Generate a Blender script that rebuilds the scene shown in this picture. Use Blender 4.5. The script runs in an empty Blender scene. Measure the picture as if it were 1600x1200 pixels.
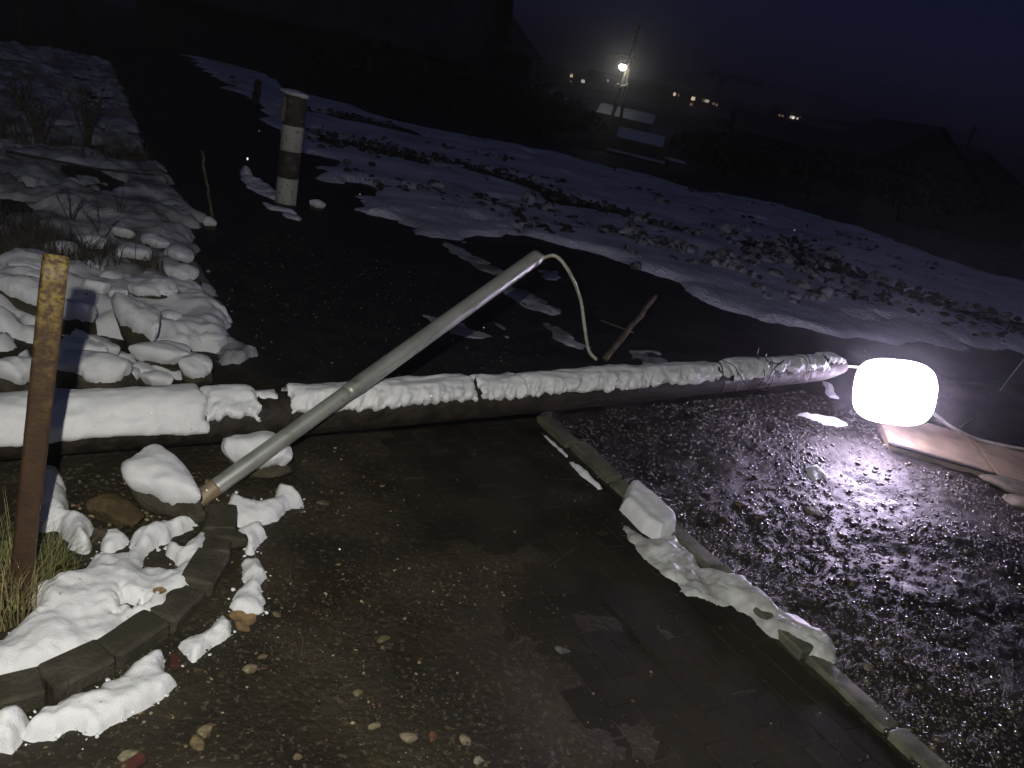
import bpy, math, random
import numpy as np
from mathutils import Vector, Matrix

random.seed(7); RNG = np.random.default_rng(11)
S = bpy.context.scene
COL = S.collection

# ------------------------------------------------------------------ camera
F = 1250.0                      # focal length in photo pixels (1600 wide)
ROLL, PITCH, EYE = math.radians(13), math.radians(21), 1.6
fw = np.array([0, math.cos(PITCH), -math.sin(PITCH)])
up0 = np.array([0, math.sin(PITCH), math.cos(PITCH)]); r0 = np.array([1.0, 0, 0])
CR = r0 * math.cos(ROLL) + up0 * math.sin(ROLL)
CU = up0 * math.cos(ROLL) - r0 * math.sin(ROLL)
CPOS = np.array([0, 0, EYE])
cam_data = bpy.data.cameras.new('camera'); cam = bpy.data.objects.new('camera', cam_data); COL.objects.link(cam)
m = Matrix.Identity(4)
for i in range(3):
    m[i][0] = CR[i]; m[i][1] = CU[i]; m[i][2] = -fw[i]; m[i][3] = CPOS[i]
cam.matrix_world = m
cam_data.sensor_width = 36.0; cam_data.lens = 36.0 * F / 1600.0
cam_data.clip_start = 0.02; cam_data.clip_end = 3000
S.camera = cam

# ------------------------------------------------------------------ world, dim dusk light, phone flash
w = bpy.data.worlds.new('World'); S.world = w; w.use_nodes = True
nt = w.node_tree; nt.nodes.clear()
sky = nt.nodes.new('ShaderNodeTexSky'); sky.sky_type = 'NISHITA'; sky.sun_disc = False
sky.sun_elevation = math.radians(50); sky.sun_rotation = math.radians(200)
sky.air_density = 1.0; sky.dust_density = 0.3; sky.ozone_density = 6.0
tint = nt.nodes.new('ShaderNodeMix'); tint.data_type = 'RGBA'; tint.blend_type = 'MULTIPLY'
tint.inputs[0].default_value = 1.0; tint.inputs[7].default_value = (0.92, 0.62, 1.3, 1)
bg = nt.nodes.new('ShaderNodeBackground'); bg.inputs[1].default_value = 0.0027
wo = nt.nodes.new('ShaderNodeOutputWorld')
nt.links.new(sky.outputs[0], tint.inputs[6]); nt.links.new(tint.outputs[2], bg.inputs[0]); nt.links.new(bg.outputs[0], wo.inputs[0])

sd = bpy.data.lights.new('dusk_light', 'SUN'); sun = bpy.data.objects.new('dusk_light', sd); COL.objects.link(sun)
sd.energy = 0.065; sd.angle = math.radians(30); sd.color = (0.50, 0.60, 1.0)
sun.rotation_euler = (math.radians(40), 0, math.radians(20)); sun.location = (0, -5, 30)

fd = bpy.data.lights.new('phone_flash', 'POINT'); fl = bpy.data.objects.new('phone_flash', fd); COL.objects.link(fl)
fd.energy = 205; fd.color = (1.0, 0.97, 0.88); fd.shadow_soft_size = 0.012
fl.location = Vector(CPOS - CR * 0.13 + CU * 0.15 + fw * 0.01)

S.view_settings.view_transform = 'Standard'; S.view_settings.look = 'None'
S.view_settings.exposure = 0.0; S.view_settings.gamma = 1.0; S.view_settings.use_curve_mapping = False
S.render.engine = 'CYCLES'; S.cycles.max_bounces = 5; S.cycles.diffuse_bounces = 3; S.cycles.glossy_bounces = 3; S.cycles.volume_bounces = 0

# ------------------------------------------------------------------ numpy noise
def _hash(ix, iy, iz, seed):
    h = (ix.astype(np.int64) * 374761393 + iy.astype(np.int64) * 668265263 + iz.astype(np.int64) * 2147483647 + seed * 974711) & 0xffffffff
    h = ((h ^ (h >> 13)) * 1274126177) & 0xffffffff
    return ((h ^ (h >> 15)) & 0xffffff) / float(0xffffff)
def noise3(x, y, z, seed=0):
    x = np.asarray(x, float); y = np.asarray(y, float) + 0 * x; z = np.asarray(z, float) + 0 * x
    ix, iy, iz = np.floor(x), np.floor(y), np.floor(z)
    fx, fy, fz = x - ix, y - iy, z - iz
    u, v, q = [t * t * t * (t * (t * 6 - 15) + 10) for t in (fx, fy, fz)]
    def c(a, b, d): return _hash(ix + a, iy + b, iz + d, seed)
    def lp(a, b, t): return a + (b - a) * t
    x00 = lp(c(0,0,0), c(1,0,0), u); x10 = lp(c(0,1,0), c(1,1,0), u)
    x01 = lp(c(0,0,1), c(1,0,1), u); x11 = lp(c(0,1,1), c(1,1,1), u)
    return lp(lp(x00, x10, v), lp(x01, x11, v), q) * 2 - 1
_TAB = np.random.default_rng(2024).uniform(-1, 1, (512, 512))
def noise2(x, y, seed=0):
    ix, iy = np.floor(x), np.floor(y); fx, fy = x - ix, y - iy
    u, v = fx * fx * (3 - 2 * fx), fy * fy * (3 - 2 * fy)
    i0 = (ix.astype(np.int32) + seed * 37) & 511; j0 = (iy.astype(np.int32) + seed * 101) & 511; i1 = (i0 + 1) & 511; j1 = (j0 + 1) & 511
    a, b = _TAB[i0, j0], _TAB[i0, j1]; a = a + (_TAB[i1, j0] - a) * u; b = b + (_TAB[i1, j1] - b) * u
    return a + (b - a) * v
def fbm(x, y, z=0.0, oct=4, seed=0, gain=0.5):
    a, s, tot = 1.0, 0.0, 0.0; f = 1.0
    flat = np.ndim(z) == 0; x = np.asarray(x, float); y = np.asarray(y, float) + 0 * x
    for o in range(oct):
        nn = noise2(x * f + 3.7 * z, y * f + 9.1 * z, seed + o * 17) if flat else noise3(x * f, y * f, np.asarray(z) * f, seed + o * 17)
        s = s + a * nn; tot += a; a *= gain; f *= 2.03
    return s / tot
def sstep(a, b, x):
    t = np.clip((np.asarray(x, float) - a) / (b - a), 0, 1); return t * t * (3 - 2 * t)

# ------------------------------------------------------------------ picture point -> place
def ray(x, y):
    d = fw * F + CR * (x - 800) - CU * (y - 600); return d / np.linalg.norm(d)
def at_z(x, y, z=0.0):
    d = ray(x, y); return CPOS + d * ((z - EYE) / d[2])
def at_y(x, y, Y):
    d = ray(x, y); return CPOS + d * (Y / d[1])
EDGE_A = at_z(830, 652)[:2]; EDGE_B = at_z(1425, 1192)[:2]      # right edge of the paving
EDIR = (EDGE_B - EDGE_A) / np.linalg.norm(EDGE_B - EDGE_A); ENRM = np.array([EDIR[1], -EDIR[0]])  # points into paving (left)
if ENRM[0] > 0: ENRM = -ENRM
def edge_coords(x, y):
    dx, dy = np.asarray(x) - EDGE_A[0], np.asarray(y) - EDGE_A[1]
    return dx * EDIR[0] + dy * EDIR[1], dx * ENRM[0] + dy * ENRM[1]
def gz(x, y):
    """height of the bare ground"""
    x = np.asarray(x, float); y = np.asarray(y, float) + 0 * x
    near = np.exp(-((x / 14) ** 2 + (y / 22) ** 2))
    h = 0.012 * fbm(x * 2.2, y * 2.2, 0, 4, 3) * near + 0.006 * fbm(x * 14, y * 14, 0, 3, 5) * near
    s, t = edge_coords(x, y)
    # paved zone: mud lies below the paver tops near the edge, over them further left
    pav = sstep(-0.02, 0.02, t) * sstep(0.5, 0.2, y - 3.75 - 0.1 * x)
    mud = sstep(0.75, 1.25, t + 0.35 * fbm(x * 2.1, y * 2.1, 2, 3, 9))
    h = h + pav * (-0.007 + 0.018 * mud + 0.007 * fbm(x * 5, y * 5, 1, 3, 12))
    # rutted wet yard on the right
    yard = sstep(0.0, -0.35, t) * sstep(7.5, 6.0, y) * sstep(0.9, 1.4, y)
    h = h + yard * (0.02 * fbm(x * 1.6 + 3, y * 3.1, 0, 3, 21) + 0.012 * fbm(x * 6, y * 6, 0, 3, 23) - 0.005)
    # rubble bank on the left
    bank = sstep(-1.3, -2.6, x + 0.32 * (y - 3.0)) * sstep(2.2, 3.2, y)
    h = h + bank * (0.10 + 0.05 * fbm(x * 1.3, y * 1.3, 0, 3, 31) ) * sstep(26, 14, y)
    lb = sstep(-0.62, -0.95, x - 0.25 * (y - 2.2)) * sstep(2.15, 2.4, y) * sstep(3.4, 2.9, y)
    h = h + lb * 0.05
    # the land falls away behind the field and rises to a far ridge
    h = h - 4.6 * sstep(19, 75, y) + (7.6 + np.clip(0.032 * x, -3, 6) + 0.9 * fbm(x / 40, y / 60, 0, 3, 41)) * sstep(110, 320, y)
    h = h + 4.0 * sstep(290, 350, y) * (1 + .5 * fbm(x / 25, y / 40, 0, 3, 43)) - 14 * sstep(420, 900, y)
    return h
def GV(xs, ys, it=3):
    xs, ys = np.asarray(xs, float), np.asarray(ys, float)
    D = fw * F + (xs - 800)[:, None] * CR - (ys - 600)[:, None] * CU; z = np.zeros(len(xs))
    for _ in range(it):
        P = CPOS + D * ((z - EYE) / D[:, 2])[:, None]; z = gz(P[:, 0], P[:, 1])
    P = CPOS + D * ((z - EYE) / D[:, 2])[:, None]; return P
def G(x, y): return GV([x], [y])[0]
def dist(p): return float(np.linalg.norm(np.asarray(p) - CPOS))

# ------------------------------------------------------------------ material helpers
MATS = {}
def nodes(name):
    mt = bpy.data.materials.new(name); mt.use_nodes = True; n = mt.node_tree
    b = n.nodes['Principled BSDF']; MATS[name] = mt
    return mt, n, b
def mat(name, c1, c2=None, scale=8.0, rough=0.7, rough2=None, bump=0.0, bscale=60.0, metal=0.0, spec=0.5, detail=6.0, lo=0.35, hi=0.65, c3=None, scale3=2.0, lo3=0.5, hi3=0.6, coat=0.0, coords='Object', dist=0.01):
    mt, n, b = nodes(name); L = n.links.new
    tc = n.nodes.new('ShaderNodeTexCoord')
    if coords == 'World': tc = n.nodes.new('ShaderNodeNewGeometry'); coords = 'Position'
    def noise(sc, det=detail):
        t = n.nodes.new('ShaderNodeTexNoise'); t.inputs['Scale'].default_value = sc; t.inputs['Detail'].default_value = det
        L(tc.outputs[coords], t.inputs['Vector']); return t
    def ramp(src, a, bb):
        r = n.nodes.new('ShaderNodeMapRange'); r.inputs[1].default_value = a; r.inputs[2].default_value = bb; r.interpolation_type = 'SMOOTHSTEP'
        L(src, r.inputs[0]); return r.outputs[0]
    b.inputs['Base Color'].default_value = (*c1, 1); b.inputs['Roughness'].default_value = rough
    b.inputs['Metallic'].default_value = metal; b.inputs['Specular IOR Level'].default_value = spec
    b.inputs['Coat Weight'].default_value = coat; b.inputs['Coat Roughness'].default_value = 0.12
    if c2 is not None:
        t = noise(scale); fac = ramp(t.outputs[0], lo, hi)
        mx = n.nodes.new('ShaderNodeMix'); mx.data_type = 'RGBA'
        mx.inputs[6].default_value = (*c1, 1); mx.inputs[7].default_value = (*c2, 1); L(fac, mx.inputs[0]); out = mx.outputs[2]
        if c3 is not None:
            t3 = noise(scale3); f3 = ramp(t3.outputs[0], lo3, hi3)
            m3 = n.nodes.new('ShaderNodeMix'); m3.data_type = 'RGBA'; m3.inputs[7].default_value = (*c3, 1)
            L(out, m3.inputs[6]); L(f3, m3.inputs[0]); out = m3.outputs[2]
        L(out, b.inputs['Base Color'])
        if rough2 is not None:
            rr = n.nodes.new('ShaderNodeMapRange'); rr.inputs[3].default_value = rough; rr.inputs[4].default_value = rough2
            L(fac, rr.inputs[0]); L(rr.outputs[0], b.inputs['Roughness'])
    if bump > 0:
        t = noise(bscale, 8.0); bp = n.nodes.new('ShaderNodeBump'); bp.inputs['Strength'].default_value = bump; bp.inputs['Distance'].default_value = dist
        L(t.outputs[0], bp.inputs['Height']); L(bp.outputs[0], b.inputs['Normal'])
    return mt
def emit(name, c, s):
    mt, n, b = nodes(name)
    b.inputs['Base Color'].default_value = (0.8, 0.8, 0.8, 1); b.inputs['Emission Color'].default_value = (*c, 1); b.inputs['Emission Strength'].default_value = s
    return mt

M_snow = mat('snow', (0.80, 0.81, 0.82), (0.72, 0.73, 0.75), 9, 0.55, 0.7, 0.55, 210, spec=0.3, dist=0.004, c3=(0.45, 0.43, 0.38), scale3=55, lo3=0.66, hi3=0.76)
M_fieldsnow = mat('trodden_snow', (0.66, 0.68, 0.74), (0.40, 0.41, 0.45), 1.3, 0.6, 0.75, 0.6, 22, spec=0.3, lo=0.42, hi=0.72, dist=0.05)
M_banksnow = mat('old_bank_snow', (0.42, 0.43, 0.45), (0.17, 0.17, 0.165), 4.0, 0.6, 0.75, 0.7, 60, spec=0.3, lo=0.42, hi=0.62, dist=0.012)
M_icysnow = mat('icy_snow', (0.56, 0.57, 0.56), (0.36, 0.36, 0.34), 14, 0.45, 0.6, 0.6, 70, spec=0.4, dist=0.006)
M_mud = mat('wet_mud', (0.030, 0.023, 0.014), (0.058, 0.044, 0.026), 3.0, 0.42, 0.75, 0.9, 45, c3=(0.018, 0.014, 0.010), scale3=0.9, lo3=0.45, hi3=0.7, spec=0.35, dist=0.012)
M_asph = mat('wet_asphalt', (0.016, 0.016, 0.018), (0.026, 0.025, 0.025), 5, 0.6, 0.75, 0.5, 220, spec=0.2, dist=0.004)
M_paver = mat('wet_concrete_paver', (0.015, 0.013, 0.009), (0.030, 0.025, 0.017), 3.4, 0.68, 0.85, 0.8, 130, c3=(0.046, 0.040, 0.030), scale3=4.2, lo3=0.60, hi3=0.74, spec=0.12, coords='World', dist=0.005)
M_kerb = mat('mossy_kerb_concrete', (0.070, 0.060, 0.044), (0.040, 0.036, 0.025), 14, 0.7, 0.85, 0.9, 90, c3=(0.042, 0.040, 0.024), scale3=5, spec=0.25, coords='World', dist=0.006)
M_edge = mat('edging_concrete', (0.15, 0.15, 0.11), (0.08, 0.085, 0.06), 11, 0.55, 0.75, 0.6, 120, spec=0.3, coords='World', dist=0.005)
M_slab = mat('pale_concrete', (0.32, 0.25, 0.16), (0.20, 0.16, 0.11), 7, 0.65, 0.8, 0.3, 150, spec=0.3, dist=0.003)
M_rock = mat('rubble_stone', (0.085, 0.075, 0.052), (0.045, 0.038, 0.026), 12, 0.7, 0.85, 0.8, 60, c3=(0.11, 0.085, 0.045), scale3=6, lo3=0.6, hi3=0.75, spec=0.25, dist=0.01)
M_ochre = mat('ochre_stone', (0.12, 0.085, 0.04), (0.055, 0.04, 0.02), 16, 0.75, 0.85, 0.9, 70, spec=0.2, dist=0.01)
M_brick = mat('red_brick', (0.065, 0.020, 0.014), (0.035, 0.014, 0.010), 20, 0.7, 0.8, 0.6, 90, spec=0.25, dist=0.004)
M_clod = mat('frozen_earth', (0.07, 0.062, 0.055), (0.42, 0.43, 0.47), 2.2, 0.7, 0.8, 0.6, 20, lo=0.40, hi=0.58, spec=0.2, dist=0.03)
M_tar = mat('tarred_wood', (0.016, 0.013, 0.010), (0.034, 0.026, 0.018), 22, 0.55, 0.75, 0.8, 60, spec=0.3, dist=0.006)
M_weath = mat('weathered_wood', (0.13, 0.11, 0.08), (0.07, 0.06, 0.045), 20, 0.7, 0.8, 0.7, 70, spec=0.2, dist=0.004)
M_galv = mat('galvanised_steel', (0.56, 0.57, 0.52), (0.36, 0.37, 0.34), 9, 0.36, 0.5, 0.12, 90, metal=0.6, c3=(0.16, 0.13, 0.09), scale3=10, lo3=0.57, hi3=0.75, spec=0.5, dist=0.002)
M_galvend = mat('rust_stained_tube_end', (0.26, 0.19, 0.11), (0.36, 0.30, 0.20), 20, 0.5, 0.6, 0.3, 90, metal=0.4, dist=0.002)
M_wire = mat('dark_wire', (0.02, 0.02, 0.022), None, rough=0.45)
M_cable = mat('pale_cable', (0.42, 0.40, 0.34), (0.30, 0.28, 0.22), 40, 0.35, 0.5, spec=0.5)
M_hous = mat('lamp_housing', (0.35, 0.36, 0.37), (0.25, 0.26, 0.27), 15, 0.4, 0.5, spec=0.5, metal=0.3)
M_white = mat('worn_white_paint', (0.52, 0.51, 0.43), (0.25, 0.24, 0.19), 34, 0.6, 0.75, 0.4, 90, lo=0.55, hi=0.68, spec=0.3, dist=0.004)
M_brown = mat('worn_dark_red_paint', (0.060, 0.050, 0.038), (0.15, 0.13, 0.10), 20, 0.6, 0.75, 0.4, 90, lo=0.5, hi=0.7, spec=0.3, dist=0.004)
M_conc = mat('bare_concrete', (0.17, 0.15, 0.11), (0.11, 0.10, 0.07), 18, 0.75, 0.85, 0.5, 90, spec=0.2, dist=0.004)
M_dark = mat('dark_render', (0.022, 0.022, 0.026), (0.032, 0.031, 0.034), 2, 0.8, 0.9)
M_roof = mat('dark_roof_tile', (0.055, 0.056, 0.07), (0.035, 0.035, 0.045), 1.2, 0.7, 0.8)
M_hillroof = mat('far_roof', (0.03, 0.03, 0.04), (0.05, 0.05, 0.06), 0.6, 0.8)
M_bark = mat('dark_bark', (0.03, 0.022, 0.016), (0.05, 0.035, 0.025), 8, 0.85)
M_leaf = mat('dark_foliage', (0.028, 0.026, 0.018), (0.045, 0.038, 0.024), 3, 0.8)
M_weed = mat('dry_weed', (0.09, 0.075, 0.045), (0.05, 0.042, 0.028), 12, 0.8)
M_green = mat('green_grass', (0.085, 0.12, 0.03), (0.20, 0.19, 0.07), 14, 0.6, 0.7)
M_straw = mat('straw_grass', (0.30, 0.24, 0.11), (0.16, 0.14, 0.06), 14, 0.7, 0.8)
M_yleaf = mat('yellow_leaf', (0.28, 0.19, 0.09), (0.16, 0.10, 0.05), 30, 0.6)
M_metal_dark = mat('dark_steel', (0.03, 0.03, 0.032), (0.05, 0.045, 0.04), 8, 0.6, metal=0.4)
M_lampglass = emit('lit_lamp_bowl', (0.82, 0.69, 1.0), 52.0)
_n = M_lampglass.node_tree; _b = _n.nodes['Principled BSDF']; _tc = _n.nodes.new('ShaderNodeTexCoord'); _vm = _n.nodes.new('ShaderNodeVectorMath'); _vm.operation = 'MULTIPLY'; _vm.inputs[1].default_value = (1 / .225, 0, 1 / .18)
_ln = _n.nodes.new('ShaderNodeVectorMath'); _ln.operation = 'LENGTH'; _mr = _n.nodes.new('ShaderNodeMapRange'); _mr.interpolation_type = 'SMOOTHERSTEP'
for _i, _v in zip((1, 2, 3, 4), (0.35, 1.08, 125.0, 18.0)): _mr.inputs[_i].default_value = _v
_n.links.new(_tc.outputs['Object'], _vm.inputs[0]); _n.links.new(_vm.outputs[0], _ln.inputs[0]); _n.links.new(_ln.outputs['Value'], _mr.inputs[0]); _n.links.new(_mr.outputs[0], _b.inputs['Emission Strength'])
M_farlamp = emit('far_street_lamp', (1.0, 0.96, 0.84), 42.0)
M_win = [emit('lit_window_warm', (1.0, 0.80, 0.55), 1.5), emit('lit_window_white', (1.0, 0.93, 0.84), 0.9), emit('lit_window_dim', (1.0, 0.62, 0.45), 0.3)]
M_redl = emit('red_light', (1.0, 0.15, 0.12), 0.5)

# rusty post: rust below, flaking yellow paint towards the top
mt, n, b = nodes('rusty_yellow_paint'); L = n.links.new
tc = n.nodes.new('ShaderNodeTexCoord'); sp = n.nodes.new('ShaderNodeSeparateXYZ'); L(tc.outputs['Object'], sp.inputs[0])
t1 = n.nodes.new('ShaderNodeTexNoise'); t1.inputs['Scale'].default_value = 26; t1.inputs['Detail'].default_value = 9; L(tc.outputs['Object'], t1.inputs['Vector'])
t2 = n.nodes.new('ShaderNodeTexNoise'); t2.inputs['Scale'].default_value = 90; t2.inputs['Detail'].default_value = 6; L(tc.outputs['Object'], t2.inputs['Vector'])
ad = n.nodes.new('ShaderNodeMath'); ad.operation = 'MULTIPLY_ADD'; ad.inputs[1].default_value = 1.15; ad.inputs[2].default_value = -0.86; L(sp.outputs[2], ad.inputs[0])
a2 = n.nodes.new('ShaderNodeMath'); a2.operation = 'ADD'; L(ad.outputs[0], a2.inputs[0]); L(t1.outputs[0], a2.inputs[1])
mr = n.nodes.new('ShaderNodeMapRange'); mr.inputs[1].default_value = 0.40; mr.inputs[2].default_value = 0.80; L(a2.outputs[0], mr.inputs[0])
fl_ = n.nodes.new('ShaderNodeMapRange'); fl_.inputs[1].default_value = 0.40; fl_.inputs[2].default_value = 0.56; L(t2.outputs[0], fl_.inputs[0])
mu = n.nodes.new('ShaderNodeMath'); mu.operation = 'MULTIPLY'; L(mr.outputs[0], mu.inputs[0]); L(fl_.outputs[0], mu.inputs[1])
rc = n.nodes.new('ShaderNodeMix'); rc.data_type = 'RGBA'; rc.inputs[6].default_value = (0.016, 0.010, 0.007, 1); rc.inputs[7].default_value = (0.085, 0.042, 0.018, 1); L(t1.outputs[0], rc.inputs[0])
yc = n.nodes.new('ShaderNodeMix'); yc.data_type = 'RGBA'; yc.inputs[7].default_value = (0.17, 0.125, 0.03, 1); L(rc.outputs[2], yc.inputs[6]); L(mu.outputs[0], yc.inputs[0])
L(yc.outputs[2], b.inputs['Base Color']); b.inputs['Roughness'].default_value = 0.6
bp = n.nodes.new('ShaderNodeBump'); bp.inputs['Strength'].default_value = 0.7; bp.inputs['Distance'].default_value = 0.004; L(t2.outputs[0], bp.inputs['Height']); L(bp.outputs[0], b.inputs['Normal'])
M_rust = mt

# loose stones: colour of each stone is stored with it
def stone_mat(name, rough, coat, spec=0.5):
    mt, n, b = nodes(name); L = n.links.new
    a = n.nodes.new('ShaderNodeAttribute'); a.attribute_name = 'stone_colour'; L(a.outputs['Color'], b.inputs['Base Color'])
    b.inputs['Roughness'].default_value = rough; b.inputs['Coat Weight'].default_value = coat; b.inputs['Coat Roughness'].default_value = 0.15
    b.inputs['Specular IOR Level'].default_value = spec
    return mt
M_peb = stone_mat('wet_pebble', 0.2, 0.5, 0.5); M_peb2 = stone_mat('damp_pebble', 0.7, 0.05, 0.3)

# yard: dark soaked grit that glints under the lamp
M_yard = mat('soaked_grit', (0.015, 0.013, 0.011), (0.030, 0.026, 0.020), 5, 0.42, 0.65, 0.8, 120, c3=(0.008, 0.007, 0.006), scale3=1.6, spec=0.26, coat=0.0, dist=0.009)

# ground as a whole: mud close by, patchy snow on the far slopes
mt, n, b = nodes('ground_soil'); L = n.links.new
tc = n.nodes.new('ShaderNodeTexCoord'); sp = n.nodes.new('ShaderNodeSeparateXYZ'); L(tc.outputs['Object'], sp.inputs[0])
def nz(sc, det=6):
    t = n.nodes.new('ShaderNodeTexNoise'); t.inputs['Scale'].default_value = sc; t.inputs['Detail'].default_value = det; L(tc.outputs['Object'], t.inputs['Vector']); return t.outputs[0]
def mp(src, a, c, o1=0.0, o2=1.0):
    r = n.nodes.new('ShaderNodeMapRange'); r.interpolation_type = 'SMOOTHSTEP'; L(src, r.inputs[0])
    for i, v in zip((1, 2, 3, 4), (a, c, o1, o2)): r.inputs[i].default_value = v
    return r.outputs[0]
def mixc(f, a, c):
    x = n.nodes.new('ShaderNodeMix'); x.data_type = 'RGBA'; L(f, x.inputs[0])
    for i, v in ((6, a), (7, c)):
        if isinstance(v, tuple): x.inputs[i].default_value = (*v, 1)
        else: L(v, x.inputs[i])
    return x.outputs[2]
c = mixc(mp(nz(3.2), 0.35, 0.65), (0.018, 0.015, 0.009), (0.040, 0.032, 0.018))
c = mixc(mp(nz(0.9), 0.45, 0.7), c, (0.015, 0.012, 0.008))
c = mixc(mp(nz(60, 3), 0.58, 0.66), c, (0.066, 0.054, 0.032))
f1 = mp(sp.outputs[1], 120, 190); f2 = mp(nz(0.035, 4), 0.46, 0.56)
mm = n.nodes.new('ShaderNodeMath'); mm.operation = 'MULTIPLY'; L(f1, mm.inputs[0]); L(f2, mm.inputs[1])
c = mixc(mm.outputs[0], c, (0.28, 0.29, 0.32)); L(c, b.inputs['Base Color'])
L(mp(nz(2.2), 0.35, 0.65, 0.5, 0.8), b.inputs['Roughness']); b.inputs['Specular IOR Level'].default_value = 0.3
bp = n.nodes.new('ShaderNodeBump'); bp.inputs['Strength'].default_value = 0.9; bp.inputs['Distance'].default_value = 0.012; L(nz(48, 9), bp.inputs['Height']); L(bp.outputs[0], b.inputs['Normal'])
M_ground = mt

# ------------------------------------------------------------------ mesh helpers
def mesh(name, V, Fc, material, parent=None, smooth=True):
    me = bpy.data.meshes.new(name)
    V = np.asarray(V, dtype=np.float32)
    if isinstance(Fc, np.ndarray):
        k = Fc.shape[1]; nf = len(Fc)
        me.vertices.add(len(V)); me.vertices.foreach_set('co', V.ravel())
        me.loops.add(nf * k); me.loops.foreach_set('vertex_index', Fc.astype(np.int32).ravel())
        me.polygons.add(nf); me.polygons.foreach_set('loop_start', np.arange(0, nf * k, k, dtype=np.int32))
        me.polygons.foreach_set('loop_total', np.full(nf, k, dtype=np.int32))
        me.update(calc_edges=True); me.validate()
    else:
        me.from_pydata([tuple(map(float, v)) for v in V], [], Fc); me.update()
    if smooth: me.polygons.foreach_set('use_smooth', [True] * len(me.polygons))
    me.materials.append(material)
    o = bpy.data.objects.new(name, me); COL.objects.link(o)
    if parent is not None: o.parent = parent
    return o
def tag(o, label=None, cat=None, group=None, kind=None):
    if label: o['label'] = label
    if cat: o['category'] = cat
    if group: o['group'] = group
    if kind: o['kind'] = kind
    return o
def empty(name, loc, rz=0.0, label=None, cat=None, group=None):
    o = bpy.data.objects.new(name, None); COL.objects.link(o); o.location = Vector([float(v) for v in loc]); o.rotation_euler.z = rz
    o.empty_display_size = 0.1
    return tag(o, label, cat, group)
def grid_faces(nu, nv):
    i = np.arange(nu - 1)[:, None] * nv + np.arange(nv - 1)[None, :]
    i = i.ravel(); return np.stack([i, i + nv, i + nv + 1, i + 1], 1)
def compact(V, Fq):
    used = np.unique(Fq); mp_ = np.full(len(V), -1); mp_[used] = np.arange(len(used)); return V[used], mp_[Fq]
def tube(pts, rad, n=12, cap=True, wob=0.0, seed=0):
    pts = np.asarray(pts, float); k = len(pts); rad = np.broadcast_to(np.asarray(rad, float), (k,))
    T = np.gradient(pts, axis=0); T /= np.linalg.norm(T, axis=1)[:, None]
    ref = np.array([0, 0, 1.0]) if abs(T[0][2]) < 0.9 else np.array([1.0, 0, 0])
    V = []
    for i in range(k):
        s = np.cross(T[i], ref); s /= np.linalg.norm(s); u = np.cross(s, T[i]); ref = u
        a = np.arange(n) * 2 * math.pi / n
        r = rad[i] * (1 + wob * fbm(np.cos(a) * 1.5 + 5, np.sin(a) * 1.5, i * 0.15, 2, seed)) if wob else rad[i]
        V.append(pts[i] + (np.cos(a) * r)[:, None] * s + (np.sin(a) * r)[:, None] * u)
    V = np.concatenate(V); Fs = []
    for i in range(k - 1):
        for j in range(n):
            Fs.append((i * n + j, i * n + (j + 1) % n, (i + 1) * n + (j + 1) % n, (i + 1) * n + j))
    if cap:
        Fs.append(tuple(range(n - 1, -1, -1))); Fs.append(tuple(range((k - 1) * n, k * n)))
    return V, Fs
def spline(P, k=40):
    P = np.asarray(P, float); Q = np.vstack([2 * P[0] - P[1], P, 2 * P[-1] - P[-2]]); out = []
    seg = max(2, k // (len(P) - 1))
    for i in range(1, len(Q) - 2):
        for t in np.arange(seg) / seg:
            a, b_, c_, d = Q[i-1], Q[i], Q[i+1], Q[i+2]
            out.append(0.5 * ((2*b_) + (-a + c_) * t + (2*a - 5*b_ + 4*c_ - d) * t*t + (-a + 3*b_ - 3*c_ + d) * t**3))
    out.append(P[-1]); return np.array(out)
def box(lo, hi, bev=0.0, jit=0.0):
    """bevelled box, all edges chamfered"""
    lo = np.array(lo, float); hi = np.array(hi, float)
    if bev <= 0:
        V = [(x, y, z) for x in (lo[0], hi[0]) for y in (lo[1], hi[1]) for z in (lo[2], hi[2])]
        return np.array(V), [(0,1,3,2),(4,6,7,5),(0,4,5,1),(2,3,7,6),(0,2,6,4),(1,5,7,3)]
    V = []; idx = {}
    for sx in (0, 1):
        for sy in (0, 1):
            for sz in (0, 1):
                for ax in range(3):
                    p = [(lo, hi)[s][i] for i, s in enumerate((sx, sy, sz))]
                    for i, s in enumerate((sx, sy, sz)):
                        if i != ax: p[i] += bev if s == 0 else -bev
                    idx[(sx, sy, sz, ax)] = len(V); V.append(p)
    V = np.array(V); Fs = []
    for ax in range(3):
        a, c_ = [i for i in range(3) if i != ax]
        for s in (0, 1):
            f = []
            for (p, q) in ((0,0),(1,0),(1,1),(0,1)):
                t = [0,0,0]; t[ax] = s; t[a] = p; t[c_] = q; f.append(idx[(*t, ax)])
            Fs.append(tuple(f))
    for ax in range(3):
        a, c_ = [i for i in range(3) if i != ax]
        for p in (0, 1):
            for q in (0, 1):
                t0 = [0,0,0]; t0[a] = p; t0[c_] = q; t1 = list(t0); t1[ax] = 1
                Fs.append((idx[(*t0, a)], idx[(*t1, a)], idx[(*t1, c_)], idx[(*t0, c_)]))
    for sx in (0, 1):
        for sy in (0, 1):
            for sz in (0, 1): Fs.append(tuple(idx[(sx, sy, sz, ax)] for ax in range(3)))
    if jit: V = V + RNG.uniform(-jit, jit, V.shape)
    return V, Fs
def fixn(o):
    import bmesh
    bm = bmesh.new(); bm.from_mesh(o.data); bmesh.ops.recalc_face_normals(bm, faces=bm.faces); bm.to_mesh(o.data); bm.free(); return o
def ico(sub):
    import bmesh
    bm = bmesh.new(); bmesh.ops.create_icosphere(bm, subdivisions=sub, radius=1.0)
    V = np.array([v.co[:] for v in bm.verts]); Fs = np.array([[v.index for v in f.verts] for f in bm.faces]); bm.free(); return V, Fs
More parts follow.
